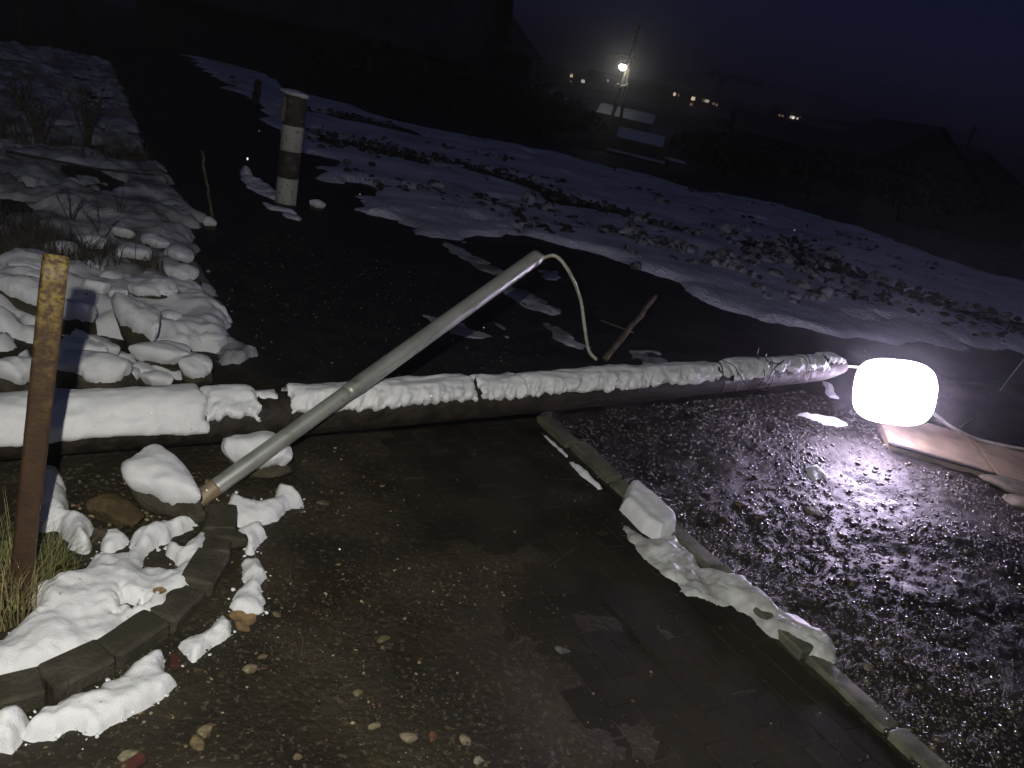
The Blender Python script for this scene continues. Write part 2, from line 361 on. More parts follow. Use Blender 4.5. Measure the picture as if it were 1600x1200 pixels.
ICO = {k: ico(k) for k in (1, 2, 3, 4, 5)}

def poly_sd(px, py, P):
    """signed distance to polygon, positive inside"""
    P = np.asarray(P, float); n_ = len(P); d = np.full(px.shape, 1e9); ins = np.zeros(px.shape, bool)
    for i in range(n_):
        a, b_ = P[i], P[(i + 1) % n_]; e = b_ - a
        t = np.clip(((px - a[0]) * e[0] + (py - a[1]) * e[1]) / (e @ e + 1e-12), 0, 1)
        d = np.minimum(d, (px - a[0] - t * e[0]) ** 2 + (py - a[1] - t * e[1]) ** 2)
        cnd = ((a[1] > py) != (b_[1] > py)); xx = (b_[0] - a[0]) * (py - a[1]) / (b_[1] - a[1] + 1e-12) + a[0]
        ins ^= cnd & (px < xx)
    return np.where(ins, 1, -1) * np.sqrt(d)
def snow_sheet(name, outline, thick, edge, res, material, rag=0.02, ragsc=9.0, holes=0.0, holesc=1.2, rough=0.25, seed=0, base=0.0, extra=None, parent=None):
    """a drift of real thickness: domed rim, ragged outline, bare gaps; outline in world x,y"""
    P = np.asarray(outline, float)[:, :2]; lo = P.min(0) - 3 * res - rag; hi = P.max(0) + 3 * res + rag
    nx, ny = [int(math.ceil((hi[i] - lo[i]) / res)) + 1 for i in (0, 1)]
    X, Y = np.meshgrid(np.linspace(lo[0], hi[0], nx), np.linspace(lo[1], hi[1], ny), indexing='ij')
    sdv = poly_sd(X, Y, P) + rag * fbm(X * ragsc, Y * ragsc, seed, 4, seed)
    if holes: sdv = np.minimum(sdv, edge * 3 * (fbm(X * holesc, Y * holesc, seed + 3, 5, seed + 5, 0.6) + holes) )
    if extra is not None: sdv = np.minimum(sdv, extra(X, Y))
    q = np.clip(sdv / edge, -1, 1)
    prof = np.where(q > 0, np.sqrt(np.clip(1 - (1 - q) ** 2, 0, 1)), q * 1.2)
    lsc = min(ragsc * 0.8, 9.5) if ragsc > 9 else ragsc * 0.8
    lump = 1 + rough * fbm(X * lsc, Y * lsc, seed + 9, 4, seed + 9) * 1.6
    Z = gz(X, Y) + base + np.where(prof > 0, prof * thick * np.clip(lump, 0.25, 2), prof * (thick * 0.8 + 0.015))
    V = np.stack([X.ravel(), Y.ravel(), Z.ravel()], 1); Fq = grid_faces(nx, ny)
    keep = (prof.ravel()[Fq] > -0.6).any(1)
    if not keep.any(): return None
    V, Fq = compact(V, Fq[keep])
    return mesh(name, V, Fq, material, parent)
def rock_mesh(sub, size, seed, box_=0.6, amp=0.22, rot=(0,0,0)):
    V, Fs = ICO[sub]; D = V.copy()
    rg_ = np.random.default_rng(seed + 900); N_ = rg_.normal(0, 1, (13, 3)); N_[0] = (0, .15, 1); N_ /= np.linalg.norm(N_, axis=1)[:, None]; d_ = rg_.uniform(.72, 1.0, 13); d_[0] = .8
    q_ = np.maximum(D @ N_.T / d_, 1e-3); k_ = 6 + 22 * box_; r = np.minimum((q_ ** k_).sum(1) ** (-1 / k_), 1.3) * 1.12
    r = r * (1 + .5 * amp * fbm(D[:, 0] * 1.3 + seed, D[:, 1] * 1.3, D[:, 2] * 1.3, 4, seed))
    R = np.array(Matrix.Rotation(rot[2], 3, 'Z') @ Matrix.Rotation(rot[1], 3, 'Y') @ Matrix.Rotation(rot[0], 3, 'X'))
    return (D * r[:, None] * np.asarray(size) * 0.5) @ R.T, Fs
def snow_cap(sub, size, seed, thick, box_=0.6, amp=0.22, rot=(0,0,0), low=0.0):
    V, Fs = rock_mesh(sub, size, seed, box_ * .25, amp, rot)
    h = V[:, 2] / (0.5 * size[2]); nrm = V / np.linalg.norm(V, axis=1)[:, None]
    q = np.clip((h - low + 0.45 * fbm(V[:, 0] * 16, V[:, 1] * 16, V[:, 2] * 10, 4, seed + 3)) / 0.35, -1, 1)
    t = np.where(q > 0, np.sqrt(np.clip(1 - (1 - q) ** 2, 0, 1)), q) * thick
    t = t * (1 + 0.35 * fbm(V[:, 0] * 14, V[:, 1] * 14, V[:, 2] * 14, 3, seed + 8))
    P = V + nrm * t[:, None] * 0.6; P[:, 2] += np.maximum(t, 0) * 0.6
    keep = (q[Fs] > -0.5).any(1); return compact(P, Fs[keep])
def PX(pts, zoom=1.0, off=(0, 0), z=None):
    q = np.array(pts, float) / zoom + np.array(off)
    return GV(q[:, 0], q[:, 1])[:, :2] if z is None else np.array([at_z(x, y, z)[:2] for x, y in q])

# ================================================================== SETTING
def axis(segs):
    out = []
    for a, b_, st in segs: out += list(np.arange(a, b_ - 1e-6, st))
    out.append(segs[-1][1]); return np.array(out)
ax = axis([(-600, -100, 50), (-100, -30, 5), (-30, -8, 0.6), (-8, -2.4, 0.12), (-2.4, 3.6, 0.022), (3.6, 9, 0.12), (9, 30, 0.6), (30, 100, 4), (100, 700, 30)])
ay = axis([(-40, -4, 6), (-4, 0.8, 0.3), (0.8, 5.2, 0.022), (5.2, 10, 0.1), (10, 30, 0.5), (30, 100, 3), (100, 400, 8), (400, 640, 30)])
X, Y = np.meshgrid(ax, ay, indexing='ij')
V = np.stack([X.ravel(), Y.ravel(), gz(X, Y).ravel()], 1)
ground = tag(mesh('ground', V, grid_faces(len(ax), len(ay)), M_ground), kind='structure')

def sheet(name, outline, lift, res, material, rag=0.0, ragsc=3.0, relief=0.0, rsc=20.0, seed=0):
    P = np.asarray(outline)[:, :2]; lo = P.min(0) - res; hi = P.max(0) + res
    nx, ny = [max(3, int((hi[i] - lo[i]) / res)) for i in (0, 1)]
    X, Y = np.meshgrid(np.linspace(lo[0], hi[0], nx), np.linspace(lo[1], hi[1], ny), indexing='ij')
    sdv = poly_sd(X, Y, P) + rag * fbm(X * ragsc, Y * ragsc, 0, 4, seed)
    Z = gz(X, Y) + np.where(sdv > 0, lift, np.maximum(lift + sdv * 0.6, -0.05))
    if relief: Z = Z + np.clip(sdv * 4, 0, 1) * relief * fbm(X * rsc, Y * rsc, 0, 4, seed + 4)
    Fq = grid_faces(nx, ny); keep = (sdv.ravel()[Fq] > -0.12).any(1)
    V, Fq = compact(np.stack([X.ravel(), Y.ravel(), Z.ravel()], 1), Fq[keep]); return mesh(name, V, Fq, material)
# road running back to the left and round behind the pole
road_px = [(352, 560), (330, 470), (300, 370), (262, 300), (215, 200), (190, 110), (150, 50), (262, 62), (330, 110), (430, 185), (520, 255), (640, 335), (760, 385), (900, 385), (1100, 455), (1280, 505), (1600, 545), (1600, 600), (1300, 600), (1000, 585), (700, 600), (450, 600)]
road = tag(sheet('road', PX(road_px), 0.006, 0.06, M_asph, 0.06, 2.0, 0.006, 9, 2), kind='structure')
yard_px = [(845, 660), (1000, 625), (1250, 610), (1420, 640), (1640, 700), (1800, 900), (1800, 1300), (1500, 1300), (1432, 1195), (1330, 1080), (1180, 945), (1050, 850), (960, 760)]
yard = tag(sheet('gravel_yard', PX(yard_px), 0.006, 0.018, M_yard, 0.02, 4.0, 0.013, 30, 6), kind='structure')

# paving: concrete blocks in running bond, each its own piece
pavement = tag(sheet('pavement', [EDGE_A + ENRM * .015 - EDIR * .5, EDGE_B + ENRM * .015 + EDIR * 0.5, EDGE_B + ENRM * 1.3 + EDIR * .5, EDGE_A + ENRM * 1.3 - EDIR * .5], -0.03, 0.1, M_mud), kind='structure')
pv = []
for k in range(4):
    V, Fs = box((-0.0985, -0.0485, -0.055), (0.0985, 0.0485, 0.0), 0.003, 0.0012)
    me_o = mesh('paver', V, Fs, M_paver, None, False); fixn(me_o); pv.append(me_o.data); bpy.data.objects.remove(me_o)
ang = math.atan2(EDIR[1], EDIR[0]); cnt = 0
for r in range(14):
    for c_ in range(-4, 19):
        s_ = 0.1 + c_ * 0.2 + (r % 2) * 0.1 - 0.1; t_ = 0.055 + r * 0.1
        p = EDGE_A + EDIR * s_ + ENRM * t_
        if p[1] > 4.05 or p[1] < 1.15 or cnt >= 298: continue
        o = bpy.data.objects.new('paver', random.choice(pv)); COL.objects.link(o); o.parent = pavement; cnt += 1
        o.location = (p[0], p[1], random.gauss(-0.001, 0.0012)); o.rotation_euler = (random.gauss(0, .006), random.gauss(0, .006), ang + random.gauss(0, .006))

# ================================================================== SNOW LYING ON THE GROUND
Z6 = dict(zoom=2.728, off=(0, 760)); CRUMB_EDGES = []
snowA = [(-60,700),(0,690),(90,610),(170,560),(125,470),(190,450),(300,400),(380,380),(400,310),(540,300),(560,230),(680,180),(840,140),(850,170),(760,215),(690,250),(620,310),(600,370),(700,380),(780,350),(720,300),(700,260),(780,290),(840,230),(900,200),(920,230),(890,300),(910,350),(870,430),(780,500),(680,590),(560,650),(480,710),(340,750),(200,790),(60,825),(-60,840)]
tag(snow_sheet('snow_drift', PX(snowA, **Z6), 0.05, 0.05, 0.006, M_snow, 0.022, 19, rough=0.42, holes=.50, holesc=7.0, seed=3), 'broad fresh snow drift filling the bed behind the curved kerb', 'snow', 'snow left on the ground')
snowA2 = [(150,-60),(240,-60),(270,0),(300,140),(390,155),(400,200),(370,290),(300,270),(250,190),(150,210)]
tag(snow_sheet('snow_drift', PX(snowA2, **Z6), 0.06, 0.05, 0.007, M_snow, 0.018, 19, rough=0.35, seed=4), 'tall white snow mound just right of the rusty post', 'snow', 'snow left on the ground')
for nm, pts, th, lab in [
    ('B', [(110,1050),(180,990),(300,930),(420,890),(470,840),(560,790),(640,745),(690,735),(700,790),(755,850),(700,900),(620,950),(520,1000),(420,1050),(300,1050),(240,1080),(100,1080)], 0.05, 'long snow strip lying on the mud outside the curved kerb'),
    ('C', [(-60,1020),(0,1010),(100,985),(130,1020),(95,1080),(50,1145),(-60,1150)], 0.05, 'small snow heap in the bottom left corner below the kerb'),
    ('D', [(755,680),(830,660),(900,600),(950,555),(985,600),(980,640),(900,690),(830,745),(800,740)], 0.04, 'bean shaped snow lump against the middle of the kerb'),
    ('E', [(990,510),(1010,450),(1040,420),(1030,330),(1100,335),(1140,390),(1110,430),(1130,500),(1110,540),(1050,545),(1000,530)], 0.04, 'upright snow lump above the leaf pile by the kerb end'),
    ('F', [(1005,215),(1050,185),(1110,180),(1135,220),(1100,260),(1085,300),(1050,290)], 0.045, 'small rounded snow lump alone between kerb end and tube foot'),
    ('G', [(895,100),(960,90),(990,40),(1030,65),(1100,75),(1170,60),(1180,10),(1260,30),(1300,95),(1230,90),(1170,150),(1060,170),(1020,180),(960,140),(910,160)], 0.045, 'lobed snow patch on the mud right of the tube foot'),
    ('H', [(440,220),(500,205),(545,235),(500,290),(440,285)], 0.04, 'small snow lump at the back of the snowy kerb bed')]:
    tag(snow_sheet('snow_patch', PX(pts, **Z6), th, 0.04, 0.006, M_snow, 0.014, 24, rough=0.4, seed=ord(nm)), lab, 'snow', 'snow left on the ground')
    CRUMB_EDGES.append(PX(pts, **Z6))
ZR = dict(zoom=2.609, off=(900, 740))
tag(snow_sheet('snow_block', PX([(205,75),(240,70),(400,215),(395,262),(330,290),(262,245),(175,152)], **ZR), 0.075, 0.03, 0.007, M_snow, 0.004, 20, rough=0.06, seed=70), 'smooth squared block of snow at the head of the paving edge', 'snow', 'snow left on the ground')
tag(snow_sheet('snow_ridge', PX([(165,180),(270,270),(380,270),(390,260),(480,350),(520,390),(580,420),(690,440),(720,490),(800,550),(900,600),(1000,670),(1065,735),(1040,780),(960,770),(930,730),(860,700),(790,660),(720,590),(630,545),(590,550),(540,510),(450,500),(400,460),(330,400),(250,320),(210,260)], **ZR), 0.038, 0.07, 0.007, M_icysnow, 0.022, 20, rough=0.7, seed=71), 'long grey icy snow ridge along the paving edge', 'snow', 'snow left on the ground')
for a, b_, wd, lab in [((842, 676), (884, 716), 0.022, 'thin sliver of snow on the paving edge nearest the pole'), ((886, 722), (934, 766), 0.035, 'short snow sliver between the pole and the squared snow block')]:
    p, q = G(*a)[:2], G(*b_)[:2]; nn = np.array([-(q - p)[1], (q - p)[0]]); nn /= np.linalg.norm(nn)
    tag(snow_sheet('snow_sliver', [p, (p + q) / 2 + nn * wd, q + nn * wd * .6, q, (p + q) / 2 - nn * wd * .4], 0.03, 0.03, 0.006, M_snow, 0.006, 25, seed=80), lab, 'snow', 'snow left on the ground')

# left bank under snow and the big field across the road
bank_px = [(-160, 80), (20, 70), (120, 85), (172, 100), (200, 170), (228, 250), (285, 310), (328, 352), (302, 392), (325, 440), (356, 492), (350, 528), (398, 556), (350, 570), (300, 520), (285, 470), (240, 440), (160, 425), (60, 420), (-100, 440), (-200, 460)]
tag(snow_sheet('snow_bank', PX(bank_px), 0.06, 0.10, 0.024, M_banksnow, 0.12, 5.5, holes=0.20, holesc=2.6, rough=0.8, seed=90), 'broken snow cover over the rubble bank left of the road', 'snow', kind='stuff')
tag(snow_sheet('rubble_snow', PX([(-120, 425), (60, 410), (160, 415), (240, 430), (300, 455), (352, 500), (345, 540), (320, 580), (250, 600), (120, 606), (-120, 606)]), 0.07, 0.09, 0.018, M_snow, 0.08, 6.0, holes=0.10, holesc=3.2, rough=0.7, seed=95), 'patchy snow lying between the rubble stones behind the pole', 'snow', kind='stuff')
field_px = [(262, 60), (330, 88), (440, 140), (600, 186), (800, 228), (980, 266), (1100, 300), (1250, 330), (1350, 366), (1450, 398), (1620, 455), (1900, 540), (1900, 620), (1620, 548), (1480, 532), (1270, 508), (1150, 482), (1000, 432), (930, 402), (840, 372), (720, 340), (780, 392), (830, 425), (800, 440), (700, 385), (600, 325), (520, 262), (430, 190), (330, 115)]
PF = PX(field_px)
ruts = [PX([(470, 205), (640, 245), (760, 268), (900, 318), (1010, 345)]), PX([(500, 178), (620, 200)]), PX([(1210, 395), (1330, 425), (1440, 470), (1600, 515)])]
def rut_gap(X, Y):
    d = np.full(X.shape, 9.0)
    for Pn in ruts:
        for i in range(len(Pn) - 1):
            a, b_ = Pn[i], Pn[i + 1]; e = b_ - a; t = np.clip(((X - a[0]) * e[0] + (Y - a[1]) * e[1]) / (e @ e), 0, 1)
            d = np.minimum(d, np.hypot(X - a[0] - t * e[0], Y - a[1] - t * e[1]))
    return 0.35 * (d - 0.42 + 0.9 * fbm(X * 1.1, Y * 1.6, 4, 5, 77, 0.65))
tag(snow_sheet('snow_field', PF, 0.06, 0.28, 0.055, M_fieldsnow, 0.75, 1.3, holes=0.50, holesc=1.1, rough=0.7, seed=101, extra=rut_gap), 'wide bluish snow covered field beyond the dark road', 'snow field', kind='stuff')
for i, (pts, lab) in enumerate([([(668, 495), (720, 505), (770, 528), (760, 535), (700, 525)], 'thin grey snow streak on the road above the pole'), ([(770, 505), (800, 515), (790, 528)], 'tiny grey snow scrap on the road near the tube'), ([(845, 505), (880, 515), (930, 545), (905, 550), (860, 530)], 'grey snow scrap on the road below the hanging cable'), ([(835, 422), (870, 425), (880, 437), (850, 440)], 'small pale snow scrap right of the tube tip'), ([(775, 440), (820, 455), (880, 492), (860, 495), (800, 470)], 'long pale snow streak on the road behind the tube'), ([(690, 375), (760, 410), (800, 432), (770, 432), (700, 395)], 'snow streak on the road edge near the field'), ([(980, 545), (1030, 552), (1050, 575), (1000, 572)], 'snow scrap at the foot of the leaning lath')]):
    tag(snow_sheet('snow_scrap', PX(pts), 0.018, 0.10, 0.012, M_banksnow, 0.075, 9, rough=0.6, seed=120 + i), lab, 'snow', 'snow scraps on the road')

# ================================================================== CURVED KERB (lower left)
kerb_c = spline([G(-60, 1108), G(26, 1094), G(115, 1060), G(190, 1016), G(262, 968), G(318, 908), G(340, 850), G(346, 812)], 140)[:, :2]
kerb = empty('curved_kerb', (*kerb_c[60], 0), 0, 'low curved kerb of dark concrete blocks round the snowy bed', 'kerb')
cum = np.r_[0, np.cumsum(np.linalg.norm(np.diff(kerb_c, axis=0), axis=1))]
def kp(s): return np.array([np.interp(s, cum, kerb_c[:, 0]), np.interp(s, cum, kerb_c[:, 1])])
s = 0.0; i = 0
while s < cum[-1] - 0.06:
    Ln = 0.15 + 0.02 * random.random(); a, b_ = kp(s), kp(min(s + Ln, cum[-1])); mid = (a + b_) / 2; d = b_ - a
    V, Fs = box((-Ln / 2 + .001, -0.05, -0.10), (Ln / 2 - .001, 0.05, 0.045), 0.009, 0.003)
    o = fixn(mesh('kerb_block', V, Fs, M_kerb, kerb, False))
    o.location = (mid[0] - kerb_c[60][0], mid[1] - kerb_c[60][1], float(gz(*mid)) + random.gauss(0.0, .004)); o.rotation_euler = (random.gauss(0, .03), random.gauss(0, .02), math.atan2(d[1], d[0]))
    s += Ln; i += 1

# edging stones at the right side of the paving
edging = empty('pavement_edging', (*EDGE_A, 0), ang, 'broken line of concrete edging stones along the paving', 'edging')
Ltot = np.linalg.norm(EDGE_B - EDGE_A)
s = -0.3; k = 0
lens = [0.33, 0.3, 0.34, 0.36, 0.3, 0.24, 0.25, 0.33, 0.36, 0.4]
for Ln in lens:
    V, Fs = box((0.006, -0.042, -0.16), (Ln - 0.006, 0.042, 0.0), 0.007, 0.003)
    o = fixn(mesh('edging_stone', V, Fs, M_edge, edging, False))
    o.location = (s, 0.06 + random.gauss(0, .008), random.choice([0.018, 0.03, 0.04])); o.rotation_euler = (random.gauss(0, .08), random.gauss(0, .02), random.gauss(0, .03)); s += Ln

# ================================================================== FALLEN POLE
PA = at_z(-330, 696, 0.15); PB = at_z(1316, 572, 0.42)
pole_len = float(np.linalg.norm(PB - PA)); pax = (PB - PA) / pole_len
ps = np.cross(pax, [0, 0, 1]); ps /= np.linalg.norm(ps); pu = np.cross(ps, pax)      # ps points towards the camera side
if ps[1] > 0: ps = -ps
def PR(t): return 0.095 - 0.024 * t
def pole_pt(t, th, r):
    """t along 0..1; th angle from straight up towards the camera side"""
    t, th, r = np.broadcast_arrays(np.asarray(t, float), np.asarray(th, float), np.asarray(r, float))
    sag = -0.03 * np.sin(t * math.pi)
    return PA + t[..., None] * pole_len * pax + (np.cos(th) * r)[..., None] * pu + (np.sin(th) * r)[..., None] * ps + sag[..., None] * np.array([0, 0, 1.0])
def pole_t(px):
    tt = np.linspace(0, 1, 800); P = pole_pt(tt, 0.9 + 0 * tt, 0.1 + 0 * tt) - CPOS
    xs = 800 + F * (P @ CR) / (P @ fw); return float(np.interp(px, xs, tt))
pole = empty('fallen_utility_pole', pole_pt(0.5, 0, 0), 0, 'dark wooden utility pole lying across the paving with snow along it', 'utility pole')
pinv = -np.array(pole.location)
nu, nv = 260, 40
T, TH = np.meshgrid(np.linspace(0, 1, nu), np.linspace(0, 2 * math.pi, nv, endpoint=False), indexing='ij')
rr = np.vectorize(PR)(T) * (1 + 0.018 * fbm(T * 60, np.cos(TH) * 6, np.sin(TH) * 6, 4, 200) + 0.02 * fbm(T * 8, np.cos(TH), np.sin(TH), 2, 201))
rr = rr * np.where(T > 0.955, 1 - 0.42 * (np.clip(T - 0.955, 0, 1) / 0.045) ** 1.6, 1)
V = pole_pt(T, TH, rr).reshape(-1, 3) + pinv; Fs = []
for i in range(nu - 1):
    for j in range(nv): Fs.append((i * nv + j, i * nv + (j + 1) % nv, (i + 1) * nv + (j + 1) % nv, (i + 1) * nv + j))
Fs.append(tuple((nu - 1) * nv + j for j in range(nv))); Fs.append(tuple(range(nv - 1, -1, -1)))
fixn(mesh('shaft', V, Fs, M_tar, pole))
# snow crust in separate lengths; each a shell with a fringed lower edge
segs = [(-400, 325, 1.55, 0.040, 0.10), (322, 410, 1.15, 0.030, 0.25), (404, 440, 0.15, 0.008, 0.3), (456, 748, 1.02, 0.030, 0.20), (753, 826, 1.05, 0.028, 0.16), (824, 1130, 1.05, 0.026, 0.22), (1134, 1150, 0.9, 0.014, 0.15), (1149, 1212, 1.15, 0.024, 0.2), (1216, 1262, 1.0, 0.020, 0.25), (1263, 1300, 0.9, 0.018, 0.3), (1302, 1330, 0.7, 0.022, 0.3)]
for k, (x0, x1, thl, th_, fr) in enumerate(segs):
    t0, t1 = pole_t(x0), pole_t(x1); m_ = max(10, int((t1 - t0) * pole_len / 0.006)); m2 = 72
    T, TH = np.meshgrid(np.linspace(t0, t1, m_), np.linspace(-1.5, 2.1, m2), indexing='ij')
    sl = T * pole_len
    lower = thl + 1.5 * fr * fbm(sl * 5, 3.0 + 0 * sl, k, 4, 210 + k) + 0.9 * fr * np.abs(noise3(sl * 42, 0.5 + TH * .6, k, 220 + k)) * (0.4 if k == 0 else 1.5)
    e1 = (lower - TH) / 0.30; e2 = (TH + 1.35) / 0.3; en = np.minimum((T - t0), (t1 - T)) * pole_len / 0.03 + 0.9 * fbm(TH * 3, sl * 6, k, 4, 230)
    q = np.clip(np.minimum(np.minimum(e1, e2), en), -1, 1)
    prof = np.where(q > 0, np.sqrt(np.clip(1 - (1 - q) ** 2, 0, 1)), q)
    flut = 1 + (0.12 if k == 0 else 0.75) * fbm(sl * 38 + TH * 2.5, TH * 2.0, k, 3, 240 + k) * sstep(0.0, 0.9, TH) + (0.30 if k == 0 else 0.60) * fbm(sl * 6, TH * 1.8, k, 3, 250)
    rr = np.vectorize(PR)(T) * np.where(T > 0.955, 1 - 0.42 * (np.clip(T - 0.955, 0, 1) / 0.045) ** 1.6, 1) + prof * th_ * np.clip(flut, 0.3, 2)
    V = pole_pt(T, TH, rr).reshape(-1, 3) + pinv; Fq = grid_faces(m_, m2); keep = (q.ravel()[Fq] > -0.5).any(1)
    V, Fq = compact(V, Fq[keep]); mesh('snow_crust', V, Fq, M_snow, pole)
# wire wraps and loose ends near the tip
def wrap(x, lean, r=0.004, loose=None):
    t = pole_t(x); a = np.linspace(-1.3, 2.4, 40); return tube(pole_pt(t + lean * a / 50, a, PR(t) + 0.026 - 0.006 * np.abs(a - .4) + .006 * np.sin(a * 5 + x)) + pinv, r * .55, 6)
for x, ln, r in [(1131, 0.02, .006), (1148, 0.22, .004), (1196, -0.12, .005), (1204, 0.1, .004), (1213, -0.2, .004), (1262, 0.03, .005), (1270, -.06, .004)]:
    V, Fs = wrap(x, ln, r); mesh('binding_wire', V, Fs, M_wire, pole)
for P in ([(1150, 578), (1172, 610), (1192, 646)], [(1186, 560), (1183, 552), (1186, 543)], [(1200, 566), (1196, 558), (1198, 552)], [(1222, 566), (1210, 575), (1195, 600), (1180, 598)], [(1226, 562), (1216, 568), (1205, 566)]):
    t = pole_t(P[0][0]); d0 = pole_pt(t, 0.9, 0.14)[1]
    V, Fs = tube(spline([at_y(x, y, d0 - 0.05) for x, y in P], 18) + pinv, 0.003, 6); mesh('loose_wire', V, Fs, M_wire, pole)

TUBE_Y = 4.4      # the tube lies on top of the pole: bring its tip forward until it clears the snow
for TUBE_Y in np.arange(4.4, 2.6, -.04):
    a_ = np.array(G(316, 784)); e_ = at_y(840, 401, TUBE_Y) - a_; nn_ = np.cross(e_, pax); gap_ = ((a_ - PA) @ nn_) / np.linalg.norm(nn_)
    tt_ = np.linspace(0, 1, 60)[:, None]; ln_ = a_ + e_ * tt_; k_ = (ln_ - PA) - ((ln_ - PA) @ pax)[:, None] * pax; i_ = int(np.argmin(np.linalg.norm(k_, axis=1)))
    if k_[i_] @ ps > 0 and np.linalg.norm(k_[i_]) > 0.150: break
print('tube tip depth', TUBE_Y)
# ================================================================== GALVANISED TUBE LEANING OVER THE POLE
A0 = np.array(G(316, 784)) + [0, 0, 0.02]; B0 = at_y(840, 401, TUBE_Y)
tb = empty('lamp_bracket_tube', A0, 0, 'long galvanised steel tube leaning over the fallen pole, cable at its tip', 'steel tube')
def on(t): return A0 + (B0 - A0) * t
axd = (B0 - A0) / np.linalg.norm(B0 - A0)
def rod(p, q, r0_, r1_, n=28, k=12):
    return tube(np.linspace(p, q, k), np.linspace(r0_, r1_, k), n, True)
tj = 0.36
V, Fs = rod(on(0) - A0, on(tj + .02) - A0, 0.0305, 0.0305); fixn(mesh('lower_tube', V, Fs, M_galv, tb))
Lup = np.linalg.norm(on(1) - on(tj)); ts = np.array([0, .015, .05, .9, .985, 1, 1, .95]); rs = np.array([.0307, .033, .0345, .0345, .0345, .0335, .029, .028])
V, Fs = tube([on(tj + (1 - tj) * t + (1e-4 if i == 6 else 0)) - A0 for i, t in enumerate(ts)], rs, 28, True); fixn(mesh('upper_tube', V, Fs, M_galv, tb))
V, Fs = rod(on(-0.012) - A0, on(0.03) - A0, 0.0312, 0.0312); fixn(mesh('rusty_foot', V, Fs, M_galvend, tb))
cab = spline([on(0.97), on(1.004) + [0.012, 0, -.012], at_y(868, 400, TUBE_Y), at_y(890, 426, TUBE_Y), at_y(907, 468, TUBE_Y + .1), at_y(914, 515, TUBE_Y + .1), at_y(920, 547, TUBE_Y + .1), at_y(932, 562, TUBE_Y + .1)], 70)
V, Fs = tube(cab - A0, 0.0085, 8); fixn(mesh('cable', V, Fs, M_cable, tb))
V, Fs = rock_mesh(2, (.045, .045, .045), 5, .3, .1); V = V + (on(1.004) + np.array([.004, 0, -.006]) - A0); mesh('cable_gland', V, Fs, M_hous, tb)

# ================================================================== RUSTY POST
b0 = np.array(G(30, 932)); t0_ = at_y(87, 404, 1.74)
post = empty('rusty_post', b0, 0, 'leaning rusty steel post with flaking yellow paint at its top', 'post')
L_ = np.linalg.norm(t0_ - b0); d_ = (t0_ - b0) / L_
post.rotation_euler = Vector(d_).to_track_quat('Z', 'Y').to_euler()
def lathe_oct(r, z0, z1, n_=8, ph=0.2, ch=0.004):
    V = []; 
    for z, rr_ in ((z0, r), (z1 - ch, r), (z1, r - ch)):
        for k in range(n_): a = ph + k * 2 * math.pi / n_; V.append((rr_ * math.cos(a), rr_ * math.sin(a), z))
    Fs = [(i * n_ + j, i * n_ + (j + 1) % n_, (i + 1) * n_ + (j + 1) % n_, (i + 1) * n_ + j) for i in range(2) for j in range(n_)]
    Fs.append(tuple(range(2 * n_, 3 * n_))); return np.array(V), Fs
# rounded square hollow section
def rsq(hw, rad, z0, z1, cap=True):
    ring = []
    for q, (cx, cy) in enumerate(((1, 1), (-1, 1), (-1, -1), (1, -1))):
        for a in np.linspace(0, math.pi / 2, 5):
            aa = a + q * math.pi / 2; ring.append((cx * (hw - rad) + rad * math.cos(aa), cy * (hw - rad) + rad * math.sin(aa)))
    n_ = len(ring); zs = np.r_[np.linspace(z0, z1, 24), z1, z1 - .03]; V = []
    for i, z in enumerate(zs):
        k = 1.0 if i < 24 else 0.88
        V += [(x * k, y * k, z) for x, y in ring]
    Fs = [(i * n_ + j, i * n_ + (j + 1) % n_, (i + 1) * n_ + (j + 1) % n_, (i + 1) * n_ + j) for i in range(len(zs) - 1) for j in range(n_)]
    Fs.append(tuple(range((len(zs) - 1) * n_, len(zs) * n_))); return np.array(V), Fs
V, Fs = rsq(0.0275, 0.010, -0.12, L_); V = V + 0.0012 * np.stack([fbm(V[:, 0] * 40, V[:, 1] * 40, V[:, 2] * 20, 2, s_) for s_ in (1, 2, 3)], 1)
sh = fixn(mesh('steel_section', V, Fs, M_rust, post)); sh.rotation_euler.z = math.radians(24)

# ================================================================== GRASS AND WEEDS
def blades(n_, h, spread, bend, wd, seed, segs=4):
    rg = np.random.default_rng(seed); V = []; Fs = []
    for i in range(n_):
        a = rg.uniform(0, 6.283); r = spread * math.sqrt(rg.uniform()); x, y = r * math.cos(a), r * math.sin(a)
        hh = h * rg.uniform(.4, 1.0); da = rg.uniform(0, 6.283); bd = bend * rg.uniform(.2, 1.1) * hh; side = np.array([-math.sin(da), math.cos(da), 0]); b0_ = len(V)
        for k in range(segs + 1):
            t = k / segs; c_ = np.array([x + math.cos(da) * bd * t * t, y + math.sin(da) * bd * t * t, -0.01 + hh * (t - 0.25 * bd / max(hh, .01) * t * t)]); w_ = wd * (1 - t * .92) * .5
            V += [c_ - side * w_, c_ + side * w_]
        Fs += [(b0_ + 2 * k, b0_ + 2 * k + 1, b0_ + 2 * k + 3, b0_ + 2 * k + 2) for k in range(segs)]
    return np.array(V), Fs
